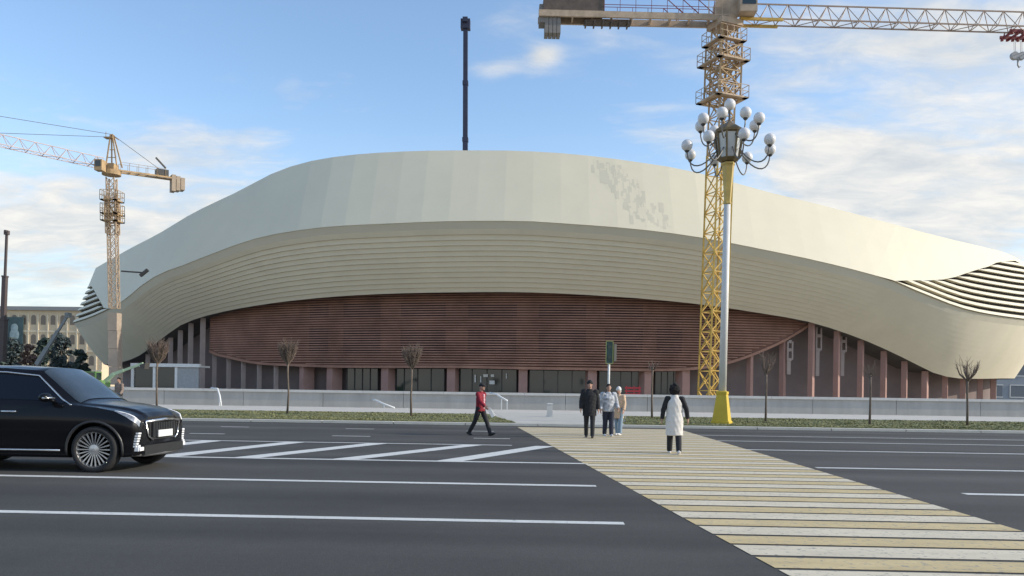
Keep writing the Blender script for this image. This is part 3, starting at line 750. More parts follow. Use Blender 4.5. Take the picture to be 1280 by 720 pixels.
m.build('counter_jib', rust_st, c2)
m = MB(); m.box(T2 + C2 * 5.3 + UP * 1.0, (1.3, .9, .7), c2r); m.bar(T2 + C2 * 4.6 + UP * 2.7, T2 + C2 * 5.7 + UP * 1.6, .12); m.build('winch', dark_st, c2)
m = MB()
for k in range(3): m.box(T2 + C2 * (6.5 + .5 * k) + UP * -.1, (.44, 1.2, 1.9 - .25 * k), c2r)
m.build('counterweight', mat('counterweight_tan', (.38, .30, .22), .85, 0, .15, 2), c2)
cbp = T2 + J2 * 1.5 - J2s * -1.0 + UP * .55
m = MB(); m.box(cbp, (.85, .85, 1.2)); cab2 = m.build('cab', rust_st, c2)
m = MB(); m.box(cbp + Vector((0, -.435, .15)), (.6, .03, .65)); m.build('cab_window', dglass, cab2)
m = MB(); qa = P(158, 339, 89.6) - c2b; qb = P(181, 341, 89.6) - c2b; m.bar(qa - Vector((.6, 0, 0)), qb, .11); m.bar(qb + Vector((-.5, 0, -.35)), qb + Vector((.35, 0, .35)), .22); m.build('camera_arm', dark_st, c2)

# telescopic boom beyond the roof
def scope(name, label, base, tip, r0_, r1_, mt, n=5, cat='mobile crane'):
    t_ = thing(name, label, cat, tuple(Vector((base.x, base.y, 0)))); o = Vector((base.x, base.y, 0)); b_ = Vector(base) - o; e_ = Vector(tip) - o
    for k in range(n):
        f0_, f1_ = k / n, (k + 1) / n; rr = r0_ + (r1_ - r0_) * k / max(1, n - 1); m = MB()
        m.bar(b_.lerp(e_, f0_), b_.lerp(e_, f1_), rr); m.bar(b_.lerp(e_, f1_ - .012), b_.lerp(e_, f1_), rr * 1.18); m.build('boom_section', mt, t_)
    d = (e_ - b_).normalized(); m = MB(); m.box(e_, (r1_ * 3.0, r1_ * 2.5, r1_ * 3)); m.box(e_ + d * r1_, (r1_ * 1.6, r1_ * 4, r1_ * 1.5)); m.build('boom_head', mt, t_)
    m = MB(); L_ = max(4.0, r0_ * 9); m.box((b_.x, b_.y, 1.1), (L_, L_ * .35, 1.0)); m.box((b_.x - L_ * .3, b_.y, 2.1), (L_ * .3, L_ * .3, 1.2))
    for sx in (-.4, -.13, .13, .4):
        for sy in (-.16, .16): m.tube([(b_.x + L_ * sx, b_.y + L_ * sy - .2, .55), (b_.x + L_ * sx, b_.y + L_ * sy + .2, .55)], .55, 14)
    m.build('carrier', dark_st, t_); return t_
scope('mobile_crane', 'slim dark telescopic crane boom standing upright above the arena roof', P(581, 455, 186), P(582, 31, 186), .95, .72, navy_st, 6)
scope('mobile_crane', 'dark crane boom cut by the left edge of the photo, thicker at its foot', P(2, 452, 118), P(8.5, 291, 118), .62, .2, mat('boom_brown', (.09, .07, .065), .7), 3)
scope('boom_lift', 'slanted grey boom of a lift leaning up towards the left tip of the arena', P(46, 456, 104), P(85, 394, 104), .36, .2, mat('boom_grey', (.22, .24, .24), .6), 3, 'boom lift')

# ------------------------------------------------------------------ background buildings and trees on the left and right
bb = P(48, 440, 210); z1 = H + uw(48, 388)[1] * 210
pb = thing('apartment_block', 'cream office block with arched windows and big poster at the far left', 'building', (bb.x, bb.y, 0))
Wd = 34
m = MB(); m.box((0, 6, z1 / 2), (Wd, 12, z1)); m.build('wall', mat('cream_render', (.62, .50, .34), .85, 0, .10, .3), pb)
m = MB(); m.box((0, 6, z1 + .35), (Wd + 1.5, 13.5, .7)); m.box((0, 6, z1 + .9), (Wd - 2, 10, .5)); m.build('roof', mat('roof_grey', (.28, .28, .27), .8), pb)
m = MB()
for k in range(13): m.box((-Wd / 2 + 1.3 + k * 2.6, -.12, z1 * .5), (.35, .25, z1 * .9))
for zf in (.26, .5, .74): m.box((0, -.1, z1 * zf), (Wd, .2, .5))
m.build('cornice', mat('trim_cream', (.68, .58, .42), .85), pb)
for zf in (.64, .88, .38, .14):
    for k in range(12):
        m = MB(); xx = -Wd / 2 + 2.6 + k * 2.6
        pts = [(xx - .65, -1.2)] + [(xx + .65, -1.2)] + [(xx + .65 * math.cos(a * math.pi / 6), .7 + .65 * math.sin(a * math.pi / 6)) for a in range(7)]
        m.add([(p[0], -.03, z1 * zf + p[1]) for p in pts] + [(p[0], .2, z1 * zf + p[1]) for p in pts], [tuple(range(len(pts)))[::-1]] + [(i, (i + 1) % len(pts), len(pts) + (i + 1) % len(pts), len(pts) + i) for i in range(len(pts))])
        m.build('window', mat('window_tan', (.20, .16, .12), .4), pb)
m = MB(); q = P(19, 416, 210) - Vector((bb.x, bb.y, 0)); m.box((q.x, -.45, q.z), (4.6, .15, 8.2)); po = m.build('poster', mat('poster_teal', (.05, .085, .09), .7, 0, .4, .35), pb)
m = MB(); m.ell((q.x, -.55, q.z + 1.3), (1.0, .05, 1.1)); m.ell((q.x, -.55, q.z - .5), (1.3, .05, 1.6)); m.box((q.x + .3, -.55, q.z - 2.6), (.7, .05, 2)); m.build('poster_figure', mat('poster_pale', (.26, .34, .35), .7, 0, .3, 1), po)
# right edge building
q = P(1300, 440, 165); rb0 = thing('apartment_block', 'hazy blue grey block seen under the right tip of the arena', 'building', (q.x, q.y, 0))
m = MB(); m.box((3, 5, 7.5), (30, 10, 15)); m.build('wall', mat('bluegrey_wall', (.26, .29, .33), .85, 0, .1, .4), rb0)
m = MB(); m.box((3, 5, 15.3), (31, 11, .6)); m.build('roof', mat('roof_grey', (.28, .28, .27), .8), rb0)
for k in range(5):
    for f_ in range(3):
        m = MB(); m.box((-9 + k * 4.5, -.02, 3 + f_ * 4.4), (2.9, .1, 2.4)); wn = m.build('window', mat('window_blue', (.12, .14, .17), .3), rb0)
        m = MB(); m.box((-9 + k * 4.5, -.09, 4.25 + f_ * 4.4), (3.1, .1, .14)); m.box((-9 + k * 4.5, -.09, 1.75 + f_ * 4.4), (3.1, .1, .14)); m.box((-10.5 + k * 4.5, -.09, 3 + f_ * 4.4), (.14, .1, 2.5)); m.build('frame', white_p, wn)

def leafy(name, label, base, hgt, rad, mcol, seed, group, n=900, leaf=.28, conif=False):
    rr = random.Random(seed); t_ = thing(name, label, 'tree', (base.x, base.y, 0), group=group)
    m = MB(); m.tube([(0, 0, 0), (.1, 0, hgt * .4), (-.05, .1, hgt * .85)], [hgt * .025, hgt * .018, hgt * .006], 8)
    for k in range(9):
        a = rr.uniform(0, 6.28); z0 = hgt * rr.uniform(.2, .75); m.bar((0, 0, z0), (math.cos(a) * rad * .7, math.sin(a) * rad * .7, z0 + hgt * rr.uniform(.03, .15)), hgt * .008, 5, hgt * .002)
    m.build('trunk', bark, t_)
    m = MB(); cl = []
    for k in range(60):
        z = rr.uniform(.16, 1.0); rmax = rad * ((1.05 - z) * 1.15 if conif else math.sqrt(max(.05, 1 - ((z - .55) / .5) ** 2))); a = rr.uniform(0, 6.28); d = rmax * math.sqrt(rr.random()) * .85
        cl.append((Vector((math.cos(a) * d, math.sin(a) * d, z * hgt * .96)), rad * rr.uniform(.18, .34)))
    for k in range(n):
        c_, cr_ = rr.choice(cl); v = Vector((rr.gauss(0, 1), rr.gauss(0, 1), rr.gauss(0, 1))).normalized() * cr_ * rr.random() ** .4
        p = c_ + v; u1 = Vector((rr.gauss(0, 1), rr.gauss(0, 1), rr.gauss(0, .6))).normalized(); u2 = u1.cross(Vector((rr.gauss(0, 1), rr.gauss(0, 1), rr.gauss(0, 1)))).normalized(); L_ = leaf * rr.uniform(.6, 1.4)
        m.add([p - u1 * L_, p + u2 * L_ * .5, p + u1 * L_, p - u2 * L_ * .5], [(0, 1, 2, 3)])
    m.build('crown', mcol, t_); return t_
evg = mat('evergreen', (.06, .085, .07), .8, 0, .4, .6); evg2 = mat('evergreen_blue', (.07, .092, .09), .8, 0, .35, .6); brn = mat('dry_foliage', (.16, .10, .075), .9, 0, .3, 1)  # evergreen colours lightened to stand in for distance haze
for i, (px, pt, Y, wpx, cm, lab, cf) in enumerate((
    (14, 415, 168, 14, evg2, 'bluish dark tree in front of the poster at the far left', False), (36, 424, 150, 9, brn, 'reddish brown bare tree left of the slanted lift boom', False),
    (55, 417, 172, 13, evg, 'dark evergreen behind the slanted grey lift boom', True), (76, 412, 165, 12, evg2, 'tallest dark evergreen below the left tip of the arena', True),
    (100, 432, 160, 9, evg, 'low dark shrubby tree just beside the left tip of the arena', False), (-8, 425, 160, 14, evg, 'dark tree cut by the left edge of the photo', False))):
    hgt = H + uw(px, pt + 6)[1] * Y; leafy('broadleaf_tree' if not cf else 'evergreen_tree', lab, P(px, 480, Y), hgt, wpx * 1.15 * Y / F, cm, 20 + i, 'trees far behind the black car', 3200 if cm is not brn else 900, .42)

# ------------------------------------------------------------------ young street trees
def young(px, py, ptop, pcrown, wpx, lab, seed, style):
    rr = random.Random(seed); base = G(px, py, ZS + .02); Y = base.dot(FW); k = Y / F
    t_ = thing('young_tree', lab, 'tree', tuple(base), group='young bare trees on the grass verge')
    hgt = (py - ptop) * k; hc = (py - pcrown) * k; w_ = wpx * k / 2
    m = MB(); bx_, by_ = rr.uniform(-.05, .05), rr.uniform(-.05, .05)
    m.tube([(0, 0, -.05), (bx_, by_, hc * .4), (bx_ * .3, -by_, hc * .8), (0, 0, hc + .15)], [.062, .05, .045, .055], 8); m.build('trunk', bark, t_, True)
    m = MB(); nb = {'vase': 26, 'dense': 70, 'stub': 12}[style]
    for i in range(nb):
        a = rr.uniform(0, 6.28); f_ = math.sqrt(rr.random()); L_ = (hgt - hc) * rr.uniform(.72, 1.02) if style != 'stub' else (hgt - hc) * rr.uniform(.5, 1)
        sp = w_ * f_; p0 = Vector((0, 0, hc + rr.uniform(-.05, .12)))
        p1 = p0 + Vector((math.cos(a) * sp * .75, math.sin(a) * sp * .75, L_ * .4)); p2 = p0 + Vector((math.cos(a) * sp * 1.0, math.sin(a) * sp * 1.0, L_ * (1 - .22 * f_)))
        m.tube([p0, p1, p2], [.024, .017, .006], 5)
        for j in range(5 if style == 'dense' else 2):
            q = p1.lerp(p2, rr.random()); b2 = a + rr.uniform(-1.5, 1.5); q2 = q + Vector((math.cos(b2) * .18, math.sin(b2) * .18, rr.uniform(.1, .4))); m.tube([q, q2], [.011, .004], 4)
    m.build('crown', twig, t_)
young(196, 514, 424, 455, 26, 'bare young tree with reddish twigs in front of the glass entrance box', 1, 'dense')
young(359, 517, 426, 456, 23, 'bare young tree with dense rounded crown left of the slatted facade', 2, 'dense')
young(514, 520, 432, 462, 25, 'bare young tree with faint round crown left of the man in red', 3, 'dense')
young(815, 523, 456, 462, 13, 'thin young tree with cropped stubs beside the woman in white vest', 4, 'stub')
young(957, 527, 440, 470, 20, 'bare young tree directly right of the ornate lamp post', 5, 'vase')
young(1087, 531, 455, 472, 15, 'young tree with short cropped crown, between two taller twiggy trees', 6, 'stub')
young(1209, 532, 448, 477, 27, 'young tree with fan of upright twigs near right edge of photo', 7, 'vase')

# ------------------------------------------------------------------ ornate street lamp
lb = G(902, 530, ZS); lb.z = ZS; k34 = lb.dot(FW) / F
def lz(py): return H + (494 - py) * k34 - ZS
lamp = thing('street_lamp', 'tall ornate street lamp with white globes, gold lantern and yellow plinth', 'street lamp', tuple(lb))
lamp.rotation_euler = (0, .012, 0)        # slightly out of plumb
def hexa(m, prof, n=8, tw=R(22.5)):
    m.loft([[Vector((r_ * math.cos(2 * math.pi * k / n + tw), r_ * math.sin(2 * math.pi * k / n + tw), z)) for k in range(n)] for r_, z in prof], True, True)
m = MB(); z = lz(490); hexa(m, [(.56, 0), (.56, .12), (.50, .16), (.30, z - .12), (.33, z - .1), (.33, z), (.2, z + .04)], 4, R(20)); m.build('plinth', plinth_y, lamp)
m = MB(); m.lathe([(.17, z), (.16, lz(370)), (.145, lz(256))], n=18); m.build('post', mat('post_white', (.68, .66, .62), .6, .1, .05, 2), lamp, True)
m = MB(); hexa(m, [(.13, lz(257)), (.19, lz(255)), (.15, lz(252)), (.27, lz(208)), (.30, lz(206)), (.30, lz(204))], 6, 0); m.build('sleeve', gold, lamp)
zl0, zl1 = lz(203), lz(166)
m = MB(); hexa(m, [(.34, zl0), (.50, zl0 + .12), (.46, zl0 + .16)], 8); hexa(m, [(.60, zl1 - .1), (.68, zl1 - .05), (.68, zl1 + .06), (.5, zl1 + .2), (.2, zl1 + .4), (.08, zl1 + .5)], 8)
for k in range(8):
    a = 2 * math.pi * k / 8 + R(22.5); m.bar((.46 * math.cos(a), .46 * math.sin(a), zl0 + .1), (.62 * math.cos(a), .62 * math.sin(a), zl1 - .02), .05)
lan = m.build('lantern', mat('lantern_bronze', (.19, .135, .065), .5, .3, .2, 3), lamp)
m = MB(); hexa(m, [(.43, zl0 + .14), (.57, zl1 - .08)], 8); m.build('lantern_pane', lantern_g, lan)
def arm(Rr, zg, ang, z0):
    d = Vector((math.cos(ang), math.sin(ang), 0)); c_ = d * Rr + UP * zg; s_ = d * .5 + UP * z0; low = d * (Rr * .62) + UP * (zg - .95)
    m = MB(); pts = []
    P0, P1, P2, P3 = s_, d * (Rr * .55) + UP * (zg - 1.0), d * (Rr * .98) + UP * (zg - 1.25), c_ - UP * .22
    for i in range(11):
        t_ = i / 10; pts.append(P0 * (1 - t_)**3 + P1 * 3 * t_ * (1 - t_)**2 + P2 * 3 * t_**2 * (1 - t_) + P3 * t_**3)
    m.tube(pts, .032, 6); a_ = m.build('arm', mat('arm_grey', (.17, .16, .15), .45, .3, .15, 3), lamp, True)
    m = MB(); m.lathe([(.05, -.32), (.10, -.27), (.12, -.2), (.06, -.16)], c_, 10); m.build('globe_holder', dark_st, a_)
    m = MB(); m.ell(c_, (.25, .25, .26), 18, 12); m.build('globe', globe_m, a_, True)
zA, zB = lz(184.5), lz(153)
for k in range(8): arm(1.9, zA, 2 * math.pi * k / 8 + R(6), zl0 + .55)
for k in range(8): arm(1.3, zB, 2 * math.pi * k / 8 + R(18), zl1 - .15)
m = MB(); m.tube([(0, 0, zl1 + .45), (0, 0, lz(136))], .05, 8); fp = m.build('finial_stem', dark_st, lamp)
m = MB(); m.ell((0, 0, lz(131)), (.25, .25, .26), 18, 12); m.build('globe', globe_m, fp, True)

# ------------------------------------------------------------------ pedestrian signal, bollard, railings, barrier
sb = G(762, 527, ZS); sb = sb.dot(FW) and W((762 - 640) / F * 40, 40, ZS)
sg = thing('traffic_signal', 'slim pedestrian signal on a white pole behind the three walking people', 'traffic signal', tuple(sb))
ks = 40 / F
def sz(py): return H + (491.7 - py) * ks - ZS
m = MB(); m.tube([(-.05, 0, 0), (-.05, 0, sz(430))], .055, 10); m.build('pole', white_p, sg, True)
m = MB(); m.box((-.06, -.22, (sz(428) + sz(454)) / 2), (.30, .26, sz(428) - sz(454))); hd = m.build('signal_head', mat('signal_green', (.025, .06, .055), .4), sg)
m = MB()
for i in range(2): m.lathe([(.1, 0), (.1, .03)], (0, 0, 0), 14)
m.v = [Vector((v.x - .06, -.36 - v.z, v.y + (sz(434) if i < 28 else sz(447)))) for i, v in enumerate(m.v)]; m.build('lens', mat('lens_dark', (.03, .05, .045), .2), hd)
m = MB(); zc0, zc1 = sz(427), sz(455)
for dx in (-.17, .17): m.box((-.06 + dx, -.34, (zc0 + zc1) / 2), (.03, .05, zc0 - zc1))
for zz in (zc0, zc1): m.box((-.06, -.34, zz), (.37, .05, .03))
m.build('signal_rim', mat('signal_rim_yellow', (.35, .38, .12), .5), hd)
m = MB(); m.box((.17, .02, (sz(429) + sz(453)) / 2), (.16, .28, sz(429) - sz(453) - .1), Matrix.Rotation(R(35), 3, 'Z')); m.build('signal_head', mat('signal_black', (.03, .035, .035), .5), sg)

bo = thing('bollard', 'short square pale concrete bollard in front of the wall', 'bollard', tuple(G(687, 521, ZS)))
m = MB(); m.box((0, 0, .32), (.30, .30, .64)); m.box((0, 0, .04), (.36, .36, .08)); m.build('post', coping_c, bo)
m = MB(); m.loft([[Vector((x_ * w_, y_ * w_, z_)) for x_, y_ in ((-1, -1), (1, -1), (1, 1), (-1, 1))] for w_, z_ in ((.15, .642), (.17, .66), (.17, .70), (.09, .73))], True, True); m.build('cap', coping_c, bo)

def rail(pts, lab, name='handrail'):
    Y = 58.7; wp = [P(px, py, Y - (.0 if i == 0 else .35 * i)) for i, (px, py) in enumerate(pts)]; o = Vector((wp[-1].x, wp[-1].y, ZS))
    t_ = thing(name, lab, 'handrail', tuple(o), group='white handrails along the wall')
    m = MB(); m.tube([p - o for p in wp], .07, 6); m.build('rail', white_p, t_, True)
    m = MB(); p = wp[len(wp) // 2] - o; m.bar((p.x, p.y, 0), p, .05)
    p = wp[-1] - o; m.bar((p.x, p.y, 0), p, .05); m.build('post', white_p, t_); return t_
rail([(264, 485), (272, 486), (274.5, 494), (276.5, 507)], 'white handrail running straight down the wall face left of dense young tree')
rail([(466, 500), (469, 500), (480, 505), (493, 510)], 'low white sloping handrail near the middle young tree')
rail([(612, 491), (621, 493), (627, 497), (634, 501)], 'white sloping handrail right behind the man in red')
rb_ = thing('barrier', 'red metal barrier standing behind the wall beneath the slatted facade', 'barrier', tuple(W((791 - 640) / F * 63, 63, 0)))
m = MB()
for zz in (1.35, 1.6, 1.85): m.box((0, 0, zz), (1.25, .08, .14))
m.build('board', mat('barrier_red', (.42, .03, .04), .5), rb_)
for dx in (-.5, .1, .5):
    m = MB(); m.bar((dx, 0, 0), (dx, 0, 2.0), .05); m.build('leg', mat('barrier_red', (.42, .03, .04), .5), rb_)

# ------------------------------------------------------------------ green excavator behind the wall, far left
ex = thing('excavator', 'bright green excavator with raised pale boom behind the car bonnet', 'excavator', tuple(W((112 - 640) / F * 66, 66, 0)))
gm = mat('machine_green', (.12, .24, .08), .6, 0, .2, 1.5); gp = mat('boom_pale_green', (.38, .50, .34), .5, 0, .15, 1.5)
m = MB(); m.box((0, 0, 1.45), (2.4, 2.0, .9)); m.box((-.8, 0, 1.75), (.9, 2.0, .7)); m.build('body', gm, ex)
m = MB(); m.box((.55, -.55, 2.1), (1.0, .9, 1.0)); cbx = m.build('cab', gm, ex)
m = MB(); m.box((.55, -1.01, 2.2), (.75, .03, .6)); m.box((1.06, -.55, 2.2), (.03, .7, .6)); m.build('cab_window', dglass, cbx)
for sy in (-.8, .8):
    m = MB(); m.tube([(-1.5, sy, .45), (-1.3, sy, .82), (1.3, sy, .82), (1.5, sy, .45), (1.2, sy, .1), (-1.2, sy, .1), (-1.5, sy, .45)], .16, 6); m.box((0, sy, .45), (2.6, .4, .6)); m.build('track', dark_st, ex)
m = MB(); m.bar((.9, .3, 1.6), (1.9, .3, 2.45), .2); m.bar((1.9, .3, 2.45), (2.7, .3, 2.75), .17); m.build('boom', gp, ex)
m = MB(); m.bar((2.7, .3, 2.75), (4.3, .3, 3.35), .13); m.build('stick', gp, ex)
m = MB(); m.loft([[Vector((4.2, -.1, 3.2)), Vector((4.7, -.1, 3.4)), Vector((4.6, -.1, 2.9)), Vector((4.3, -.1, 2.9))], [Vector((4.2, .7, 3.2)), Vector((4.7, .7, 3.4)), Vector((4.6, .7, 2.9)), Vector((4.3, .7, 2.9))]], True, True); m.build('bucket', dark_st, ex)

# ------------------------------------------------------------------ black car
def build_car():
    fw = G(120, 590.5); ox = fw.x - 1.43; oy = fw.y + .97 - .10
    car = thing('suv_car', 'black suv with multi spoke wheels cut by the left edge of the photo', 'car', (ox, oy, 0))
    # station: x, half width, bottom z, shoulder z, belt z, upper z, half width of the top, roof z
    ST = [(-2.44, .78, .48, .80, .98, 1.02, .60, 1.04), (-2.32, .86, .34, .88, 1.08, 1.30, .60, 1.38), (-2.1, .92, .27, .92, 1.12, 1.55, .61, 1.62), (-1.6, .95, .24, .93, 1.13, 1.63, .62, 1.70), (-.8, .96, .23, .92, 1.12, 1.66, .63, 1.74),
          (-.2, .96, .23, .91, 1.11, 1.65, .63, 1.74), (.38, .96, .23, .91, 1.105, 1.60, .63, 1.71), (.62, .96, .23, .91, 1.10, 1.43, .665, 1.56), (.84, .96, .23, .905, 1.095, 1.27, .70, 1.39), (1.03, .96, .23, .90, 1.09, 1.15, .74, 1.24),
          (1.16, .96, .23, .90, 1.08, 1.11, .76, 1.16), (1.45, .955, .23, .89, 1.055, 1.085, .72, 1.125), (1.85, .94, .24, .86, 1.00, 1.045, .66, 1.085), (2.1, .925, .25, .83, .965, 1.005, .60, 1.035), (2.26, .89, .26, .79, .91, .95, .56, .975), (2.34, .83, .28, .75, .85, .89, .53, .915), (2.38, .75, .32, .68, .77, .80, .49, .82)]
    NX = lambda x: x if x < 1.5 else 1.5 + (x - 1.5) * .69     # short front overhang
    ST = [(NX(q[0]),) + q[1:] for q in ST]
    def cr(p0, p1, p2, p3, t_): return .5 * ((2 * p1) + (-p0 + p2) * t_ + (2 * p0 - 5 * p1 + 4 * p2 - p3) * t_ * t_ + (-p0 + 3 * p1 - 3 * p2 + p3) * t_ ** 3)
    def sect(x):
        i = 0
        while i < len(ST) - 2 and ST[i + 1][0] < x: i += 1
        t_ = (x - ST[i][0]) / (ST[i + 1][0] - ST[i][0]); w_, zb, zs, zl, zu, wt, zr = [ST[i][k] + (ST[i + 1][k] - ST[i][k]) * t_ for k in range(1, 8)]
        return [(0, zb), (w_ * .86, zb), (w_ * .97, zb + .07), (w_ * .985, zb + .30), (w_, zs - .12), (w_ * .995, zs), (w_ * .945, zl), (wt * 1.05, zu - .02), (wt * .93, zr - .055 if zr - zu > .06 else zu + .015), (wt * .62, zr - .012), (0, zr)]
    def Sx(x, s_):                     # s_ in 0..10
        q = sect(x); i = min(int(s_), 9); t_ = s_ - i; p = [q[max(0, min(10, i + d))] for d in (-1, 0, 1, 2)]
        if i in (5, 6) : return tuple(q[i][k] + (q[i + 1][k] - q[i][k]) * t_ for k in (0, 1))
        if i + 2 > 10: p[3] = (-q[9][0], q[9][1])
        return tuple(cr(p[0][k], p[1][k], p[2][k], p[3][k], t_) for k in (0, 1))
    xs = []
    for i in range(len(ST) - 1):
        n_ = 4
        for k in range(n_): xs.append(ST[i][0] + (ST[i + 1][0] - ST[i][0]) * k / n_)
    xs.append(ST[-1][0]); ss = [k / 3 for k in range(31)]
    def half(x): return [Sx(x, s_) for s_ in ss]
    m = MB(); rows = []
    for x in xs:
        h_ = half(x); rows.append([Vector((x, -y_, z_)) for y_, z_ in h_] + [Vector((x, y_, z_)) for y_, z_ in h_[-2:0:-1]])
    m.loft(rows, True, True)
    cut = MB()
    for wx in (1.43, -1.40):
        for sy in (-1, 1): cut.tube([(wx, sy * .66, .375), (wx, sy * 1.3, .375)], .435, 40)
    cm = cut.mesh('cut', black_p); bm = bmesh.new(); bm.from_mesh(cm); bmesh.ops.recalc_face_normals(bm, faces=bm.faces); bm.to_mesh(cm); bm.free()
    co = bpy.data.objects.new('cut', cm); COL.objects.link(co)
    body = bake(m, 'body', [black_p], [('BOOLEAN', dict(operation='DIFFERENCE', object=co, solver='EXACT'))], car)
    bpy.data.objects.remove(co)
    body.data.set_sharp_from_angle(angle=R(40))
    def patch(x0, x1, s0, s1, name, mt, d=.006, side=(-1, 1), nx=14, ns=6, clip=None, parent=body):
        for sy in side:
            m = MB(); rows = []
            for i in range(nx + 1):
                x = x0 + (x1 - x0) * i / nx; row = []
                lo_, hi_ = (s0(x), s1(x)) if callable(s0) else (s0, s1)
                for k in range(ns + 1):
                    s_ = lo_ + (hi_ - lo_) * k / ns; y_, z_ = Sx(x, s_); y2, z2 = Sx(x, min(10, s_ + .05)); y1, z1_ = Sx(x, max(0, s_ - .05))
                    ty, tz = y2 - y1, z2 - z1_; L_ = math.hypot(ty, tz) or 1; row.append(Vector((x, sy * (y_ + tz / L_ * d), z_ - ty / L_ * d)))
                rows.append(row)
            if sy < 0: rows = rows[::-1]
            m.loft(rows); m.build(name, mt, parent, True)
    wg = mat('car_glass', (.006, .008, .014), .06, 0, .05, 1, spec=.35); chrome = mat('chrome', (.70, .70, .69), .2, .9, .06, 3); blk = mat('black_trim', (.02, .02, .02), .6)
    # side glass (two panes), windscreen
    top = lambda x: 6.9; 
    patch(-.35, .88, lambda x: 6.12, lambda x: 6.88 if x < .4 else 6.88 - (x - .4) * .8, 'side_window', wg)
    patch(-1.35, -.42, lambda x: 6.12, lambda x: 6.88, 'side_window', wg)
    patch(-2.0, -1.42, lambda x: 6.15 + max(0, -1.7 - x) * .9, lambda x: 6.88, 'side_window', wg)
    m = MB(); rows = []
    for i in range(15):
        x = .40 + (1.10 - .40) * i / 14; row = []
        for k in range(-12, 13):
            f_ = abs(k) / 12; s_ = 10 - f_ * 2.75; y_, z_ = Sx(x, s_); row.append(Vector((x + .006, math.copysign(y_, k) if k else 0, z_ + .007)))
        rows.append(row)
    m.loft(rows); m.build('windscreen', mat('windscreen_glass', (.03, .04, .05), .05, 0, .3, 1.5, spec=.8), car, True)
    # chrome line over and under the side windows, sill strip
    for sy in (-1, 1):
        m = MB(); m.tube([(x, sy * (Sx(x, s_)[0] + .008), Sx(x, s_)[1]) for x, s_ in [(-1.9, 6.95), (-1.4, 6.97), (-.8, 6.97), (-.2, 6.97), (.35, 6.96), (.6, 6.80), (.82, 6.55), (.98, 6.2), (1.03, 6.02)]], .014, 6); m.build('window_trim', chrome, body, True)
        m = MB(); m.tube([(x, sy * (Sx(x, s_)[0] + .01), Sx(x, s_)[1]) for x, s_ in [(-.92, 2.3), (-.3, 2.3), (.3, 2.3), (.88, 2.3)]], .018, 6); m.build('sill_trim', chrome, body, True)
        for wx in (1.43, -1.40):        # wheel arch lips
            m = MB(); pts = []
            for i in range(19):
                a = R(-12 + 204 * i / 18); x = wx + .455 * math.cos(a); z = .375 + .455 * math.sin(a)
                s_ = 2.0
                while s_ < 6 and Sx(x, s_)[1] < z: s_ += .1
                pts.append((x, sy * (Sx(x, s_)[0] + .004), z))
            m.tube(pts, .024, 6)
            m.build('arch_lip', mat('arch_gloss', (.03, .03, .032), .35), body, True)
        for hx in (.02, -1.12):
            m = MB(); y_, z_ = Sx(hx, 5.3); m.tube([(hx - .13, sy * (y_ - .01), z_), (hx - .1, sy * (y_ + .035), z_ + .005), (hx + .1, sy * (y_ + .035), z_ + .005), (hx + .13, sy * (y_ - .01), z_)], .016, 8); m.build('handle', chrome, body, True)
        m = MB(); m.ell((.70, sy * 1.07, 1.21), (.09, .13, .075), 14, 10); m.bar((.76, sy * .90, 1.13), (.73, sy * 1.0, 1.18), .03, 6); mir = m.build('mirror', black_p, body, True)
        m = MB(); m.tube([(.795, sy * .98, 1.20), (.785, sy * 1.1, 1.205), (.72, sy * 1.195, 1.20)], .016, 6); m.build('mirror_trim', chrome, mir, True)
        # headlight: follows the nose
        m = MB(); rows = []
        for i in range(13):
            x = NX(1.88 + (2.355 - 1.88) * i / 12); f_ = i / 12; row = []
            for k in range(5):
                s_ = 6.0 - (.10 + .66 * f_) * k / 4; y_, z_ = Sx(x, s_); row.append(Vector((x + .006, sy * (y_ + .010), z_ + .004)))
            rows.append(row)
        m.loft(rows if sy > 0 else rows[::-1]); hl = m.build('headlight', mat('headlight_lens', (.34, .35, .37), .12, .3, .7, 9, spec=.9), body, True)
        m = MB(); m.tube([(x, sy * (Sx(x, 6.1)[0] + .014), Sx(x, 6.1)[1]) for x in map(NX, (1.84, 2.0, 2.15, 2.26, 2.355))], .014, 6); m.build('light_strip', mat('drl', (.85, .85, .85), .3), hl, True)
        # fog lamp cluster
        m = MB()
        for i in range(6): m.box((NX(2.315) - .006 * i, sy * (.80 + .004 * i), .64 - .042 * i), (.10, .09, .028))
        m.box((NX(2.345), sy * .70, .385), (.10, .26, .06)); m.box((NX(2.30), sy * .81, .40), (.12, .07, .10)); m.build('fog_lamp', mat('fog_white', (.8, .8, .8), .3), body)
    # grille with vertical bars, chrome surround, plate
    m = MB(); m.poly([(0, 0)] * 3, 0, 0) if False else None
    g0 = [(-.58, .81), (.58, .81), (.53, .60), (.40, .52), (-.40, .52), (-.53, .60)]
    m.add([(NX(2.30), y_, z_) for y_, z_ in g0] + [(NX(2.41) - .05 * (abs(y_) > .45), y_, z_) for y_, z_ in g0], [(0, 1, 2, 3, 4, 5)[::-1], (6, 7, 8, 9, 10, 11)] + [(i, (i + 1) % 6, 6 + (i + 1) % 6, 6 + i) for i in range(6)])
    gr = m.build('grille', blk, body); alum = mat('satin_bar', (.10, .10, .10), .45, .3, .05, 3)
    for k in range(17):
        y_ = -.50 + .0625 * k; m = MB(); m.box((NX(2.415) - .03 * (abs(y_) > .4), y_, .68), (.02, .014, .25)); m.build('grille_bar', alum, gr)
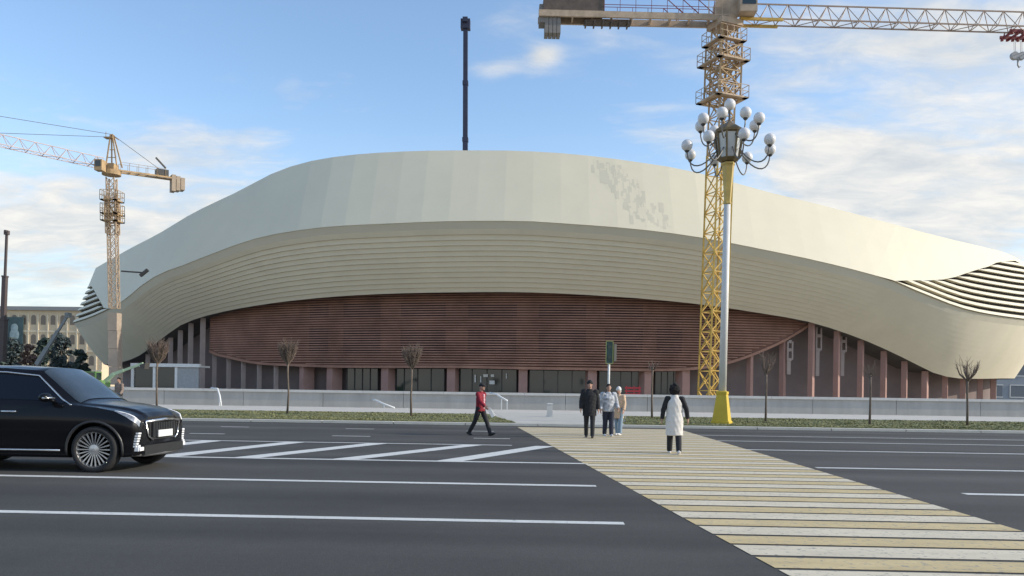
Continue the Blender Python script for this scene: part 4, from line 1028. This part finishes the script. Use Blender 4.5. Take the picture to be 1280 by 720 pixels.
    m = MB(); m.tube([(NX(2.42), -.40, .51), (NX(2.40), -.53, .58), (NX(2.385), -.61, .82), (NX(2.415), -.3, .845), (NX(2.42), 0, .85), (NX(2.415), .3, .845), (NX(2.385), .61, .82), (NX(2.40), .53, .58), (NX(2.42), .40, .51)], .016, 6); m.tube([(NX(2.385), -.60, .825), (NX(2.42), 0, .85), (NX(2.385), .60, .825)], .026, 6); m.build('grille_surround', chrome, gr, True)
    m = MB(); m.box((NX(2.45), 0, .615), (.015, .52, .115)); m.build('licence_plate', white_p, body)
    m = MB(); m.box((NX(2.33), 0, .36), (.16, 1.40, .15)); m.build('bumper', blk, body)
    m = MB(); m.tube([(NX(2.22), -.85, .29), (NX(2.36), -.62, .275), (NX(2.42), 0, .27), (NX(2.36), .62, .275), (NX(2.22), .85, .29)], .03, 6); m.build('bumper_lip', mat('satin_grey', (.16, .16, .16), .4, .5), body, True)
    # wheels
    tyre_m = mat('tyre', (.022, .022, .023), .85, 0, .2, 20); rim_m = mat('rim_alloy', (.52, .51, .50), .3, .7, .1, 6)
    for wx in (1.43, -1.40):
        for sy in (-1, 1):
            w_ = bpy.data.objects.new('wheel', None); COL.objects.link(w_); w_.parent = car; w_.location = (wx, sy * .845, .375)
            def spin(m_): m_.v = [Vector((v.x, sy * v.z, v.y)) for v in m_.v]
            m = MB(); m.lathe([(.285, -.115), (.35, -.12), (.372, -.10), (.376, -.05), (.376, .05), (.372, .10), (.35, .12), (.285, .115), (.28, .0), (.285, -.115)], n=40); spin(m); m.build('tyre', tyre_m, w_, True, fix=True)
            m = MB()
            for k in range(22):
                a = 2 * math.pi * k / 22; d = Vector((math.cos(a), math.sin(a), 0)); m.bar(d * .06 + UP * .085, d * .272 + UP * .10, .010, 4, .016)
            m.lathe([(.262, .06), (.282, .112), (.292, .112), (.292, .06)], n=40); m.lathe([(.0, .06), (.085, .07), (.08, .10), (.02, .11)], n=20); spin(m); m.build('rim', rim_m, w_, fix=True)
            m = MB(); m.lathe([(.0, .01), (.28, .01), (.28, .03), (.0, .03)], n=28); spin(m); m.build('brake_disc', mat('hub_dark', (.02, .02, .02), .6), w_, fix=True)
    return car
build_car()

# ------------------------------------------------------------------ people
def person(label, base, face, hgt, legs, arms, top, top_rings, sleeve, trouser, shoe, head, vest=None, lean=0.0, girth=1.0, held=None):
    """face: heading of the chest (radians, 0 = +Y). legs: (thigh, knee) pairs left/right; arms: (swing, out, elbow)"""
    sc = hgt / 1.75; t_ = thing('person', label, 'person', (base.x, base.y, base.z), face, 'people near the crossing')
    hipz = .92; J = {}
    foot = []
    for s_, (th, kn) in zip((-1, 1), legs):
        hp = Vector((s_ * .095, 0, hipz)); kp = hp + Vector((0, math.sin(R(th)), -math.cos(R(th)))) * .43; a2 = th - kn
        ap = kp + Vector((0, math.sin(R(a2)), -math.cos(R(a2)))) * .41; J[s_] = (hp, kp, ap); foot.append(ap.z)
    drop = min(foot) - .085
    for s_ in (-1, 1): J[s_] = tuple(p - UP * drop for p in J[s_])
    up = Vector((0, math.sin(R(lean)), math.cos(R(lean))))
    hipc = Vector((0, 0, hipz - drop)); ch = hipc + up * .42; nk = hipc + up * .58; hd = nk + up * .155 + Vector((0, .03, 0))
    A = {}
    for s_, (sw, ot, el) in zip((-1, 1), arms):
        sh = ch + Vector((s_ * .185 * girth, 0, .075)); d1 = Vector((s_ * math.sin(R(ot)), math.sin(R(sw)), -math.cos(R(sw)) * math.cos(R(ot)))).normalized(); eb = sh + d1 * .285
        d2 = Vector((s_ * math.sin(R(ot * .4)), math.sin(R(sw + el)), -math.cos(R(sw + el)))).normalized(); wr = eb + d2 * .25; A[s_] = (sh, eb, wr, d2)
    def scale(m_): m_.v = [v * sc for v in m_.v]; return m_
    RM = lambda vx, it=4: [('REMESH', dict(mode='VOXEL', voxel_size=vx)), ('SMOOTH', dict(iterations=it, factor=.5))]
    # body
    m = MB()
    def torso(rings):
        n = 16; m_rows = []
        for z, rx, ry, yo in rings: c_ = hipc + up * z; m_rows.append([c_ + Vector((rx * math.cos(2 * math.pi * k / n), yo + ry * math.sin(2 * math.pi * k / n), 0)) for k in range(n)])
        return m_rows
    m.loft(torso([(-.08, .13, .10, 0), (.05, .15, .11, 0), (.2, .14, .10, 0), (.4, .17, .11, 0), (.5, .15, .09, 0), (.56, .06, .06, 0)]), True, True)
    m.tube([nk - up * .06, nk + up * .08], [.056, .052], 10)
    m.ell(hd, (.073, .092, .112), 18, 14); m.ell(hd + Vector((0, .035, -.065)), (.05, .06, .05), 12, 8); m.tube([hd + Vector((0, .085, .01)), hd + Vector((0, .108, -.025)), hd + Vector((0, .088, -.034))], [.010, .015, .012], 8)
    for s_ in (-1, 1): m.ell(hd + Vector((s_ * .074, .0, -.005)), (.012, .022, .032), 8, 6)
    for s_ in (-1, 1):
        hp, kp, ap = J[s_]; m.tube([hp, kp, ap], [.085, .055, .04], 10); m.ell(hp, (.085,) * 3); m.ell(kp, (.055,) * 3)
        sh, eb, wr, d2 = A[s_]; m.tube([sh, eb, wr], [.052, .042, .03], 10); m.ell(sh, (.052,) * 3); m.ell(eb, (.042,) * 3)
        side = Vector((0, 1, 0)) if abs(d2.y) < .8 else Vector((0, 0, 1)); side = (side - d2 * side.dot(d2)).normalized(); nrm = d2.cross(side).normalized()
        m.tube([wr - d2 * .01, wr + d2 * .05, wr + d2 * .085], [(.028, .022), (.022, .042), (.02, .042)], 10)
        for fi, (o, L_) in enumerate(((.032, .066), (.011, .075), (-.011, .07), (-.031, .055))):
            p0 = wr + d2 * .075 + side * o; m.tube([p0, p0 + d2 * L_ * .55 + nrm * -s_ * .008, p0 + d2 * L_ + nrm * -s_ * .026], [.0115, .0105, .009], 6)
        p0 = wr + d2 * .025 + side * .03; m.tube([p0, p0 + side * .035 + d2 * .03, p0 + side * .042 + d2 * .062], [.014, .012, .010], 6)
    body = bake(scale(m), 'body', [skin], RM(.0075, 2), t_)
    m = MB()
    for s_ in (-1, 1): m.ell(hd + Vector((s_ * .028, .079, .018)), (.011, .012, .007), 8, 6)
    scale(m).build('eyes', mat('eye_dark', (.03, .02, .018), .3), t_, True)
    # trousers
    m = MB()
    for s_ in (-1, 1):
        hp, kp, ap = J[s_]; e = ap + (ap - kp).normalized() * .02; w_ = trouser[1]; m.tube([hp + UP * .05, hp.lerp(kp, .4), kp, kp.lerp(e, .55), e], [.105 * w_, .098 * w_, .078 * w_, .072 * w_, .066 * w_], 12); m.ell(hp + UP * .04, (.11 * w_,) * 3)
    m.loft(torso([(-.06, .165, .125, 0), (.06, .17, .125, 0), (.14, .16, .115, 0)]), True, True); bake(scale(m), 'trousers', [trouser[0]], RM(.012), t_)
    for s_ in (-1, 1):
        hp, kp, ap = J[s_]; dn = (ap - kp).normalized(); fwd = Vector((0, 1, 0)); fwd = (fwd - dn * fwd.dot(dn) * .75).normalized(); low = ap + dn * .045
        m = MB(); m.tube([low - fwd * .07, low, low + fwd * .09, low + fwd * .165], [.034, .046, .044, .028], 10); m.ell(ap + dn * .02, (.045, .05, .05)); m.ell(low - fwd * .06, (.036, .03, .035)); m.ell(low + fwd * .16, (.035, .035, .026)); bake(scale(m), 'shoe', [shoe], RM(.01, 3), t_)
    # coat with sleeves
    def garment(name, mt, rings, sl, vx=.012, cuff=1.0):
        m = MB(); m.loft(torso(rings), True, True)
        if sl:
            for s_ in (-1, 1):
                sh, eb, wr, d2 = A[s_]; m.tube([sh - Vector((s_ * .06, 0, -.0)), sh, sh.lerp(eb, .5), eb, eb.lerp(wr, .55), wr - d2 * .005], [sl * 1.15, sl * 1.12, sl * 1.03, sl * .95, sl * .86, sl * .74 * cuff], 12); m.ell(sh, (sl * 1.13,) * 3); m.ell(eb, (sl * .95,) * 3)
        # soft folds
        rr = random.Random(len(label)); o = bake(scale(m), name, [mt], RM(vx, 5), t_)
        for v in o.data.vertices: n_ = v.normal; a = math.sin(v.co.z * 41 + v.co.x * 23 + 1.3) * math.sin(v.co.x * 31 - v.co.z * 17 + v.co.y * 27); v.co += n_ * a * .004
        return o
    garment(top[0], top[1], top_rings, sleeve)
    if vest: garment(vest[0], vest[1], vest[2], 0)
    # head wear
    hk, hm = head; m = MB()
    if hk == 'cap':
        m.ell(hd + Vector((0, -.005, .045)), (.085, .104, .085), 18, 10); m.tube([hd + Vector((0, .07, .05)), hd + Vector((0, .155, .035))], [(.07, .018), (.055, .008)], 12); scale(m); bake(m, 'cap', [hm], RM(.009, 2), t_)
    elif hk == 'beanie':
        m.ell(hd + Vector((0, -.01, .035)), (.086, .106, .10), 18, 10); m.lathe([(.088, -.015), (.096, 0), (.096, .035), (.088, .05)], hd + Vector((0, -.005, .015)), 18); scale(m); bake(m, 'hat', [hm], RM(.009, 2), t_)
    elif hk == 'bobble':
        m.ell(hd + Vector((0, -.01, .03)), (.090, .11, .11), 18, 10); m.lathe([(.09, -.02), (.10, 0), (.10, .04), (.09, .06)], hd + Vector((0, -.005, .0)), 18); m.ell(hd + Vector((0, -.06, -.05)), (.075, .06, .07)); scale(m); bake(m, 'hat', [hm], RM(.009, 2), t_)
    elif hk == 'curly':
        rr = random.Random(5); m.ell(hd + Vector((0, -.03, .03)), (.105, .11, .12), 18, 12); m.ell(hd + Vector((0, -.07, -.07)), (.105, .07, .09), 16, 10)
        for k in range(70):
            v = Vector((rr.gauss(0, 1), rr.gauss(-.6, 1), rr.gauss(.1, 1))).normalized(); q = hd + Vector((0, -.035, 0)) + Vector((v.x * .115, v.y * .115, v.z * .135)); 
            if q.y < hd.y + .06 or q.z > hd.z + .07: r_ = rr.uniform(.025, .045); m.ell(q, (r_,) * 3, 8, 6)
        scale(m); bake(m, 'hair', [hm], RM(.011, 1), t_)
    elif hk == 'short':
        m.ell(hd + Vector((0, -.018, .03)), (.083, .096, .097), 18, 12); m.ell(hd + Vector((0, .035, .09)), (.065, .05, .035)); scale(m); bake(m, 'hair', [hm], RM(.009, 2), t_)
    if held: held(t_, A, sc, J, hipc, up)
    return t_
hairb = mat('black_hair', (.010, .008, .008), .95, 0, .3, 20); blackc = mat('black_cloth', (.014, .014, .016), .85, 0, .3, 8); blackt = mat('black_trouser', (.018, .018, .021), .85, 0, .3, 8)
denim = mat('dark_denim', (.022, .026, .045), .85, 0, .3, 8); lightden = mat('light_denim', (.22, .30, .38), .85, 0, .2, 8); redc = mat('red_jacket', (.23, .008, .020), .8, 0, .3, 6)
greyj = mat('grey_camouflage', (.40, .41, .43), .85, 0, .55, 9, detail=2); beigec = mat('beige_coat', (.62, .43, .28), .85, 0, .12, 5); whitev = mat('white_quilted', (.66, .62, .57), .8, 0, .08, 6); whites = mat('white_knit', (.68, .66, .63), .9, 0, .1, 9); tanj = mat('brown_jacket', (.23, .17, .14), .85, 0, .15, 6)
shoeb = mat('black_shoe', (.012, .012, .012), .5); shoew = mat('white_shoe', (.62, .60, .58), .6, 0, .1, 6)
def jacket(hem, w=1.0): return [(hem, .185 * w, .145 * w, 0), (.05, .18 * w, .14 * w, 0), (.2, .185 * w, .135 * w, 0), (.38, .205 * w, .135 * w, 0), (.47, .19 * w, .11 * w, -.005), (.545, .10, .085, -.01), (.59, .075, .075, 0)]
def red_extras(t_, A, sc, J, hipc, up):
    m = MB(); 
    for i in range(4): m.ell((hipc + up * (.08 + .12 * i) + Vector((0, .125 - .012 * max(0, i - 2), 0))) * sc, (.055 * sc, .035 * sc, .075 * sc), 10, 8)
    bake(m, 'scarf', [mat('pink_white_scarf', (.62, .36, .38), .9, 0, .45, 14)], [('REMESH', dict(mode='VOXEL', voxel_size=.012)), ('SMOOTH', dict(iterations=3, factor=.5))], t_)
red = person('man in red jacket, black cap and black trousers striding right across the road', G(600, 544.5), R(-118), 1.70, [(26, 6), (-20, 12)], [(-22, 12, 25), (30, 14, 22)], ('jacket', redc), jacket(-.06, 1.02), .075, (blackt, .95), shoeb, ('cap', blackc), lean=2, held=red_extras)
# the man's right-hand paper: a thing of its own
bpy.context.view_layer.update()
hp_ = P(613.5, 515.5, G(600, 544.5).dot(FW) - .15)
pp = thing('folded_paper', 'folded white paper held in hand of the man in red', 'paper', tuple(hp_ - UP * .18)); m = MB(); m.box((0, 0, .18), (.11, .035, .32), Matrix.Rotation(R(-28), 3, 'Y')); m.box((.02, .03, .19), (.10, .02, .28), Matrix.Rotation(R(-36), 3, 'Y')); m.build('sheet', mat('paper_white', (.75, .74, .71), .8, 0, .08, 9), pp)
person('man in black hat and long black coat walking towards camera', G(736.5, 547.5), R(176), 1.78, [(10, 2), (-6, 12)], [(-4, 11, 14), (4, 11, 14)], ('coat', blackc), jacket(-.24, 1.16), .080, (blackt, .95), shoeb, ('beanie', blackc), girth=1.04)
person('dark haired person in patterned grey white jacket and dark jeans', G(760, 545.5), R(186), 1.68, [(7, 2), (-5, 10)], [(5, 14, 35), (0, 12, 20)], ('jacket', greyj), jacket(-.08, 1.18), .085, (denim, 1.12), shoew, ('short', hairb), girth=1.06)
person('person in white knitted hat, beige hooded coat and pale blue jeans', G(773, 544), R(150), 1.60, [(7, 2), (-4, 8)], [(3, 10, 25), (0, 10, 20)], ('coat', beigec), jacket(-.30, 1.06), .072, (lightden, 1.08), shoew, ('bobble', whites))
person('woman seen from behind in knee length white padded vest with black sleeves', G(842.5, 567.5), R(-4), 1.62, [(16, 4), (-10, 14)], [(-6, 19, 12), (-8, 22, 14)], ('jumper', blackc), jacket(.0, .95), .068, (blackt, 1.05), shoew, ('curly', hairb),
       vest=('vest', whitev, [(-.43, .215, .165, 0), (-.3, .215, .165, 0), (-.05, .228, .165, 0), (.15, .20, .145, 0), (.38, .205, .145, 0), (.47, .165, .118, -.005), (.55, .10, .09, -.01), (.60, .085, .085, 0)]), lean=3)
pb_ = W((149 - 640) / F * 39, 39, ZS)
person('person in brown jacket on the pavement behind the black car bonnet', pb_, R(160), 1.72, [(10, 4), (-8, 12)], [(8, 14, 30), (-8, 14, 20)], ('jacket', tanj), jacket(-.06, 1.05), .075, (blackt, 1.0), shoeb, ('short', hairb))
